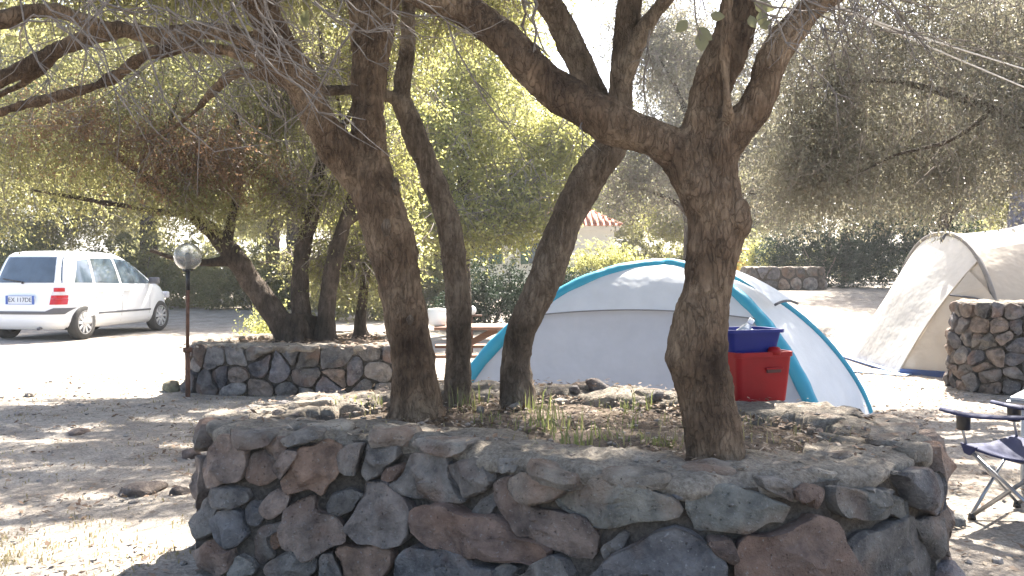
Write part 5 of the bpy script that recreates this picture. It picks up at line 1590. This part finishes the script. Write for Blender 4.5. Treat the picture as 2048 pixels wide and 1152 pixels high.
for (a, b_2) in (((xf + 0.02, yN, 0.03), (xf, yF + 0.03, 0.42)), ((xf + 0.02, yF, 0.03), (xf, yN - 0.03, 0.42)), ((xb + 0.05, yN + .03, 0.03), (xb + 0.03, yF, 0.44)), ((xb + 0.05, yF - .03, 0.03), (xb + 0.03, yN, 0.44))):
    mb = MB(); mb.tube([cl(a), cl(b_2)], 0.010, 10); mb.build("cross_leg", M['steel'], ch, True)
def sheet(name, f, nu, nv, mat, parent, thick):
    vs = [cl(f(i / nu, j / nv)) for i in range(nu + 1) for j in range(nv + 1)]
    fs = [(i * (nv + 1) + j, i * (nv + 1) + j + 1, (i + 1) * (nv + 1) + j + 1, (i + 1) * (nv + 1) + j) for i in range(nu) for j in range(nv)]
    o = mesh_obj(name, vs, fs, mat, parent, True); s = o.modifiers.new("t", 'SOLIDIFY'); s.thickness = thick; s.offset = 0
    return o
sheet("seat", lambda u, v: (xf - 0.02 + (xb - xf + 0.06) * u, yN - 0.03 + (yF - yN + 0.06) * v, 0.43 - 0.075 * math.sin(math.pi * min(1, u * 1.05)) * (0.5 + 0.5 * math.sin(math.pi * v)) - 0.02 * (1 - abs(2 * v - 1))), 14, 12, M['navy'], ch, 0.012)
mb = MB(); mb.add([cl((xf - 0.035, yN - 0.045, 0.445)), cl((xf + 0.07, yN - 0.05, 0.43)), cl((xf + 0.03, yN - 0.05, 0.375)), cl((xf - 0.01, yN - 0.045, 0.385)), cl((xf - 0.035, yN - 0.025, 0.445)), cl((xf + 0.07, yN - 0.02, 0.43)), cl((xf + 0.03, yN - 0.02, 0.375)), cl((xf - 0.01, yN - 0.025, 0.385))], [(0, 1, 2, 3), (7, 6, 5, 4), (0, 4, 5, 1), (1, 5, 6, 2), (2, 6, 7, 3), (3, 7, 4, 0)]); mb.build("seat_pocket", M['navy'], ch, bevel=0.008)
sheet("backrest", lambda u, v: (xb + 0.10 + 0.10 * u + 0.05 * math.sin(math.pi * v), yN + (yF - yN) * v, 0.46 + 0.47 * u), 10, 10, M['navy'], ch, 0.012)

M['table_grey'] = mat_plain("table_grey_laminate", (0.46, 0.48, 0.50), 0.4, var=0.04)
_pv = Vector((2.64, 5.14, 0)); _rm = Matrix.Rotation(R(-58), 3, 'Z')
ch.location = _pv + _rm @ (co_.copy() - _pv) + Vector((0.04, 0, 0)); ch.rotation_euler = (0, 0, R(-58))
tb = empty("camping_table", "light grey folding camping table behind the navy chair", "table", None, (3.75, 6.15, 0))
mb = MB(); mb.box((0.03, 0, 0.605), (1.0, 0.62, 0.028)); mb.build("tabletop", M['table_grey'], tb, bevel=0.01)
mb = MB(); mb.box((0.03, 0, 0.582), (1.03, 0.65, 0.018)); mb.build("edge_frame", M['steel'], tb, bevel=0.004)
for sx in (-0.40, 0.44):
    for sy in (-0.24, 0.24):
        mb = MB(); mb.tube([(sx, sy, 0.0), (sx, sy, 0.58)], 0.014, 10); mb.build("leg", M['table_grey'], tb, True)
    mb = MB(); mb.tube([(sx, -0.24, 0.40), (sx, -0.18, 0.47), (sx, 0.18, 0.47), (sx, 0.24, 0.40)], 0.010, 8); mb.build("leg_brace", M['table_grey'], tb, True)
mb = MB(); mb.tube([(-0.40, -0.24, 0.42), (-0.33, -0.24, 0.53), (-0.2, -0.24, 0.575)], 0.010, 8); mb.build("leg_brace", M['table_grey'], tb, True)

_pv = Vector((3.25, 5.84, 0)); _rm = Matrix.Rotation(R(-40), 3, 'Z')
tb.location = _pv + _rm @ (tb.location - _pv); tb.rotation_euler = (0, 0, R(-40))

# ------------------------------------------------------------------ clothes lines
M['rope'] = mat_plain("pale_rope", (0.42, 0.40, 0.37), 0.8, var=0.3, nscale=40)
for lab, pts in (("upper of the two pale clothes lines at top right", [(1560, -40, 4.3), (1740, 38, 5.0), (1900, 92, 6.0), (2080, 148, 7.5)]), ("lower of the two pale clothes lines at top right", [(1560, -30, 4.3), (1740, 42, 5.0), (1850, 90, 5.8), (2080, 188, 7.5)])):
    w = [tuple(W(*p)) for p in pts]
    c = catmull(w, 10)
    mb = MB(); mb.tube([Vector(p) for p in c], 0.0055, 6)
    o = mb.build("clothes_line", M['rope'], None, True); tag(o, lab, "rope", "clothes lines")

# ------------------------------------------------------------------ bin and house far behind
p = W(1127, 545, 22.5)
bz = terrain(p.x, 22.5)
bn = empty("wheelie_bin", "dark grey wheeled rubbish bin behind the leaning trunk", "bin", None, (p.x, 22.5, bz))
M['bin'] = mat_plain("bin_plastic", (0.045, 0.047, 0.055), 0.5)
vs = [(-0.24, -0.26, 0.05), (0.24, -0.26, 0.05), (0.24, 0.2, 0.05), (-0.24, 0.2, 0.05), (-0.29, -0.33, 0.98), (0.29, -0.33, 0.98), (0.29, 0.3, 0.98), (-0.29, 0.3, 0.98)]
mesh_obj("bin_body", vs, [(3, 2, 1, 0), (0, 1, 5, 4), (1, 2, 6, 5), (2, 3, 7, 6), (3, 0, 4, 7), (4, 5, 6, 7)], M['bin'], bn)
mb = MB(); mb.box((0, -0.02, 1.01), (0.62, 0.70, 0.05)); mb.box((0, 0.34, 1.0), (0.5, 0.05, 0.05)); mb.build("lid", M['bin'], bn, bevel=0.02)
for sx in (-1, 1):
    mb = MB(); mb.tube([(sx * 0.22, 0.26, 0.1), (sx * 0.28, 0.26, 0.1)], 0.1, 16); mb.build("wheel", M['black'], bn, True)

M['render_white'] = mat_plain("house_render", (0.72, 0.71, 0.68), 0.85, var=0.05, nscale=2, bumpd=0.004)
M['tiles'] = mat_plain("roof_tile", (0.38, 0.13, 0.07), 0.8, var=0.3, nscale=9)
M['shutter'] = mat_plain("green_shutter", (0.05, 0.12, 0.09), 0.6)
hx = W(1228, 540, 38).x
hs = empty("house", "white house with red tiled roof glimpsed past the leaning trunk", "house", None, (hx - 3.5, 41.0, terrain(hx, 38)))
hz = 2.25
mb = MB(); mb.box((0, 0, hz / 2), (7.0, 6.0, hz)); mb.build("wall", M['render_white'], hs)
mb = MB(); mb.box((0, 0, hz + 0.09), (7.4, 6.4, 0.18)); mb.build("eave", M['render_white'], hs)
mb = MB(); e = hz + 0.19
mb.add([(-3.8, -3.3, e), (3.8, -3.3, e), (3.8, 3.3, e), (-3.8, 3.3, e), (-1.5, 0, e + 1.5), (1.2, 0, e + 1.5)], [(0, 1, 5, 4), (1, 2, 5), (2, 3, 4, 5), (3, 0, 4), (3, 2, 1, 0)])
rf = mb.build("roof", M['tiles'], hs)
tl = MB()
for k in range(30):
    x = -3.7 + k * 0.255
    xt = max(-1.5, min(1.2, x))
    t = 1.0 if -1.5 <= x <= 1.2 else (1 - (abs(x - xt) / (2.3 if x < 0 else 2.6)))
    t = max(0.05, t)
    tl.tube([(x, -3.33, e + 0.03), (x, -3.3 + 3.3 * t, e + 1.5 * t + 0.03)], 0.075, 6)
for k in range(24):
    y = -3.2 + k * 0.27; t = max(0.05, 1 - abs(y) / 3.3)
    tl.tube([(3.83, y, e + 0.03), (3.8 - 2.6 * t, y, e + 1.5 * t + 0.03)], 0.075, 6)
tl.build("tile_rows", M['tiles'], rf, True)
mb = MB(); mb.box((-1.0, 0.6, e + 1.5), (0.5, 0.5, 0.9)); mb.build("chimney", M['render_white'], rf)
for x in (-2.0, 0.2):
    w = link("window", None, hs); w.location = (x, -3.0, 1.3); w.empty_display_size = 0.1
    mb = MB(); mb.box((0, -0.02, 0), (0.7, 0.05, 0.95)); mb.build("pane", M['car_glass'], w)
    mb = MB(); mb.box((-0.53, -0.035, 0), (0.34, 0.05, 1.0)); mb.build("shutter", M['shutter'], w)
    mb = MB(); mb.box((0.53, -0.035, 0), (0.34, 0.05, 1.0)); mb.build("shutter", M['shutter'], w)

# ------------------------------------------------------------------ loose rocks on the ground
def rock(label, px, py, size, flat, seed, colr):
    d = CAM_H * F / (py - 540.0)
    p = W(px, py, d)
    bm = bmesh.new(); bmesh.ops.create_icosphere(bm, subdivisions=3, radius=1)
    g_ = random.Random(seed); sd = Vector((g_.uniform(0, 50), g_.uniform(0, 50), 0))
    pl = [Vector((g_.gauss(0, 1), g_.gauss(0, 1), g_.gauss(0, 1))).normalized() for _ in range(7)]
    for v in bm.verts:
        c = v.co.copy()
        for n in pl:
            dd = c.dot(n)
            if dd > 0.72: c -= n * (dd - 0.72)
        c += mnoise.noise_vector(c * 2.2 + sd) * 0.14
        v.co = Vector((c.x * size[0], c.y * size[1], c.z * flat))
    me = bpy.data.meshes.new("rock"); bm.to_mesh(me); bm.free()
    me.polygons.foreach_set("use_smooth", [True] * len(me.polygons)); me.materials.append(M['stone'])
    o = link("rock", me); o.location = (p.x, p.y, flat * 0.35); o.rotation_euler = (0, 0, g_.uniform(0, 6)); o.color = (*colr, 1)
    tag(o, label, "rock", "loose rocks on the ground")
rock("flat reddish-grey rock on the ground left of the foreground planter", 285, 985, (0.20, 0.13), 0.05, 1, (0.15, 0.125, 0.11))
rock("reddish rock touching the foreground planter's left side", 385, 915, (0.10, 0.08), 0.06, 2, (0.19, 0.14, 0.115))
rock("small flat stone in the dappled shade far left of the planter", 155, 868, (0.16, 0.1), 0.03, 3, (0.24, 0.19, 0.16))
rock("mossy rock at the foot of the lamp post", 345, 782, (0.14, 0.12), 0.10, 4, (0.20, 0.20, 0.14))
rock("pale stone just right of the foreground planter base", 1905, 1050, (0.09, 0.07), 0.05, 5, (0.20, 0.20, 0.19))
rock("small pale stone at the lower right corner", 1995, 1128, (0.035, 0.03), 0.02, 6, (0.42, 0.40, 0.37))
rock("small dark stone beside the foreground planter's left corner", 360, 990, (0.07, 0.05), 0.04, 7, (0.16, 0.14, 0.13))
# broken shards on the planter coping
for i, (px, py, d, s) in enumerate([(1195, 782, 5.75, 0.09), (1150, 790, 5.6, 0.05), (1310, 800, 5.3, 0.06), (960, 826, 4.8, 0.03)]):
    p = W(px, py, d); 
    o = bpy.data.objects[[x.name for x in bpy.data.objects if x.name.startswith("rock")][1]].copy(); COL.objects.link(o)
    o.location = (p.x, p.y, 0.69); o.scale = (s / 0.1, s / 0.1, s / 0.1); o.rotation_euler = (0.2, 0.3, i * 1.7); o.color = (0.16, 0.15, 0.145, 1)
    o["label"] = ["dark broken rock on the back rim of the foreground planter, before the tent", "smaller shard left of the dark rock on the planter's back rim", "small stone on planter soil between leaning trunk and nearest trunk", "tiny pale stone on planter soil below the slim trunk"][i]

# ------------------------------------------------------------------ leaf litter, pebbles, grass
def scatter_leaves(name, label, pts, L, mat, seed, cat="leaves"):
    g_ = np.random.default_rng(seed); n = len(pts)
    P = np.array(pts, float)
    a = g_.uniform(0, 2 * np.pi, n); tz = g_.normal(0, 0.22, n)
    d = np.stack([np.cos(a), np.sin(a), tz], 1); s = np.stack([-np.sin(a), np.cos(a), g_.normal(0, 0.35, n)], 1)
    l = (L * g_.uniform(0.5, 1.4, n))[:, None]; w = l * g_.uniform(0.28, 0.5, n)[:, None]
    up = np.array([0, 0, 1.0])
    V = np.stack([P - d * l * 0.5, P + s * w * 0.5 + up * w * 0.2, P + d * l * 0.5 + up * l * 0.12, P - s * w * 0.5 + up * w * 0.15], 1)
    o = quads_mesh(name, V, mat, None, "stuff"); tag(o, label, cat)
    return o
g_ = random.Random(9)
def in_wall(wall, x, y, inset):
    C = wall.C; c = wall.centre
    # point in polygon shrunk towards the centre
    q = np.array([c[0] + (x - c[0]) / inset, c[1] + (y - c[1]) / inset])
    a, b = C, np.roll(C, -1, 0)
    cond = ((a[:, 1] > q[1]) != (b[:, 1] > q[1])) & (q[0] < (b[:, 0] - a[:, 0]) * (q[1] - a[:, 1]) / (b[:, 1] - a[:, 1] + 1e-12) + a[:, 0])
    return bool(cond.sum() % 2)
pts = []
while len(pts) < 3800:
    x, y = g_.uniform(-1.6, 2.1), g_.uniform(3.1, 6.1)
    if not in_wall(wf, x, y, 0.97): continue
    inner = in_wall(wf, x, y, 0.72)
    if not inner and g_.random() < 0.8: continue
    if mnoise.noise(Vector((x * 1.8, y * 1.8, 4))) + g_.uniform(-0.4, 0.4) < -0.15: continue
    pts.append((x, y, (0.655 if inner else 0.705) + g_.uniform(0.0, 0.02)))
scatter_leaves("leaf_litter", "dry brown leaves scattered on the foreground planter soil", pts, 0.034, M['litter'], 1)
pts = []
while len(pts) < 13000:
    x, y = g_.uniform(-6, 6.5), g_.uniform(3.2, 12.5)
    if in_wall(wf, x, y, 1.03) or in_wall(wl, x, y, 1.03) or in_wall(wr, x, y, 1.03): continue
    dens = 0.9 if x > 1.5 else (0.45 if x < -3.0 else 1.0)
    if g_.random() > dens or mnoise.noise(Vector((x * 0.9, y * 0.9, 9))) + g_.uniform(-.35, .35) < -0.1: continue
    pts.append((x, y, terrain(x, y) + g_.uniform(0.004, 0.02)))
scatter_leaves("leaf_litter", "dry fallen leaves strewn over the dusty ground", pts, 0.045, M['litter'], 2)
pts = [(wl.centre[0] + g_.uniform(-1.3, 1.3), wl.centre[1] + g_.uniform(-1.1, 1.1), 0.55 + g_.uniform(0, 0.03)) for _ in range(900)]
scatter_leaves("leaf_litter", "brown leaves on the soil of the low left planter", pts, 0.06, M['litter'], 3)

def pebbles(name, label, n, region, zf, size, seed, colr):
    bm = bmesh.new(); bmesh.ops.create_icosphere(bm, subdivisions=1, radius=1)
    bv = np.array([v.co[:] for v in bm.verts]); bf = [[v.index for v in f.verts] for f in bm.faces]; bm.free()
    g2 = np.random.default_rng(seed); vs, fs = [], []
    k = 0
    while k < n:
        x, y = g2.uniform(region[0], region[1]), g2.uniform(region[2], region[3])
        z = zf(x, y)
        if z is None: k += 0.2; continue
        s = size * g2.lognormal(0, 0.55)
        a = g2.uniform(0, 6.28); c, s_ = math.cos(a), math.sin(a)
        q = bv * (1 + g2.normal(0, 0.13, bv.shape)) * np.array([s * 1.2, s * 0.85, s * 0.5])
        q = np.stack([q[:, 0] * c - q[:, 1] * s_ + x, q[:, 0] * s_ + q[:, 1] * c + y, q[:, 2] + z + s * 0.15], 1)
        b = len(vs); vs += q.tolist(); fs += [[i + b for i in f] for f in bf]
        k += 1
    o = mesh_obj(name, vs, fs, M['stone'], None, False, "stuff"); o.color = (*colr, 1); tag(o, label, "pebbles")
def gz(x, y):
    if in_wall(wf, x, y, 1.03) or in_wall(wl, x, y, 1.03) or in_wall(wr, x, y, 1.03): return None
    return terrain(x, y)
pebbles("pebbles", "small pale pebbles scattered over the dusty ground", 1500, (-6, 6, 3.4, 12), gz, 0.011, 5, (0.30, 0.28, 0.26))
pebbles("pebbles", "grit and small stones on the rim of the foreground planter", 420, (-1.6, 2.1, 3.1, 6.0), lambda x, y: (0.69 if in_wall(wf, x, y, 0.98) and not in_wall(wf, x, y, 0.72) else (0.66 if in_wall(wf, x, y, 0.72) else None)), 0.009, 6, (0.28, 0.25, 0.22))

def blades(name, label, tufts, mat, seed, cat="grass"):
    """tufts: (x, y, z, count, height, spread)"""
    g2 = np.random.default_rng(seed); Q = []
    for (x, y, z, n, h, sp_) in tufts:
        for _ in range(n):
            bx, by = x + g2.normal(0, sp_), y + g2.normal(0, sp_)
            hh = h * g2.uniform(0.4, 1.2); an = g2.uniform(0, 6.28); le = g2.uniform(0.1, 0.7) * hh
            w = g2.uniform(0.0025, 0.005); dx, dy = math.cos(an), math.sin(an)
            p0 = np.array([bx, by, z]); p1 = p0 + np.array([dx * le * 0.35, dy * le * 0.35, hh * 0.6]); p2 = p0 + np.array([dx * le, dy * le, hh * (0.95 - 0.25 * le / hh)])
            s = np.array([-dy, dx, 0]) * w
            Q.append([p0 - s, p0 + s, p1 + s * 0.7, p1 - s * 0.7]); Q.append([p1 - s * 0.7, p1 + s * 0.7, p2 + s * 0.1, p2 - s * 0.1])
    o = quads_mesh(name, np.array(Q), mat, None, "stuff"); tag(o, label, cat)
tf = []
for (px, py, d, n, h) in [(1065, 850, 4.4, 16, 0.13), (1085, 820, 4.7, 22, 0.17), (1120, 850, 4.35, 26, 0.14), (1135, 880, 4.05, 20, 0.12), (1245, 830, 4.5, 14, 0.12), (1170, 890, 4.0, 14, 0.09), (1250, 880, 4.1, 20, 0.09), (1300, 880, 4.1, 50, 0.05), (1320, 885, 4.05, 60, 0.045), (1200, 870, 4.2, 20, 0.1), (1260, 800, 5.0, 20, 0.14), (930, 790, 5.1, 26, 0.16), (945, 770, 5.3, 16, 0.16), (1070, 790, 5.05, 16, 0.16), (980, 840, 4.6, 14, 0.10), (1290, 790, 5.1, 10, 0.16), (740, 800, 5.2, 20, 0.1), (690, 805, 5.2, 24, 0.09), (1190, 800, 5.1, 10, 0.12)]:
    p = W(px, py, d); tf.append((p.x, p.y, 0.64, n, h, 0.045))
blades("grass", "thin green grass tufts on the foreground planter between the trunks", tf, M['grass'], 3)
tf = []
for _ in range(170):
    x, y = g_.uniform(-1.5, 1.9), g_.uniform(3.5, 5.9)
    if in_wall(wf, x, y, 0.75): tf.append((x, y, 0.645, 4, 0.07, 0.05))
blades("dry_grass", "dead straw blades on the foreground planter soil", tf, M['straw'], 4)
tf = []
for _ in range(260):
    x, y = g_.uniform(-3.2, -1.6), g_.uniform(4.0, 5.2)
    if mnoise.noise(Vector((x * 2, y * 3, 2))) < -0.1: continue
    if in_wall(wf, x, y, 1.05): continue
    w_ = smooth01(-1.7, -2.6, x) * smooth01(5.0, 4.4, y)
    if g_.random() < 0.25 + w_: tf.append((x, y, terrain(x, y), 12, 0.032, 0.07))
for _ in range(220):
    x, y = g_.uniform(-5.5, -1.8), g_.uniform(5, 11)
    if not in_wall(wf, x, y, 1.05) and not in_wall(wl, x, y, 1.02): tf.append((x, y, terrain(x, y), 6, 0.03, 0.08))
blades("dry_grass", "short yellow straw grass on the ground at lower left", tf, M['straw'], 6)

# ------------------------------------------------------------------ thin haze added for the backlit glow
hz_m = bpy.data.materials.new("glow_haze"); hz_m.use_nodes = True
hn = hz_m.node_tree; hn.nodes.remove(hn.nodes["Principled BSDF"])
pv = hn.nodes.new("ShaderNodeVolumePrincipled")
pv.inputs["Color"].default_value = (0.94, 0.95, 0.96, 1); pv.inputs["Density"].default_value = 0.0011; pv.inputs["Anisotropy"].default_value = 0.35
hn.links.new(pv.outputs[0], hn.nodes["Material Output"].inputs["Volume"])
mb = MB(); mb.box((0, 280, 8.5), (820, 660, 20)); hz = mb.build("haze", hz_m, None); hz["kind"] = "stuff"; hz["label"] = "thin haze added for the backlit glow under the trees"; hz["category"] = "haze"
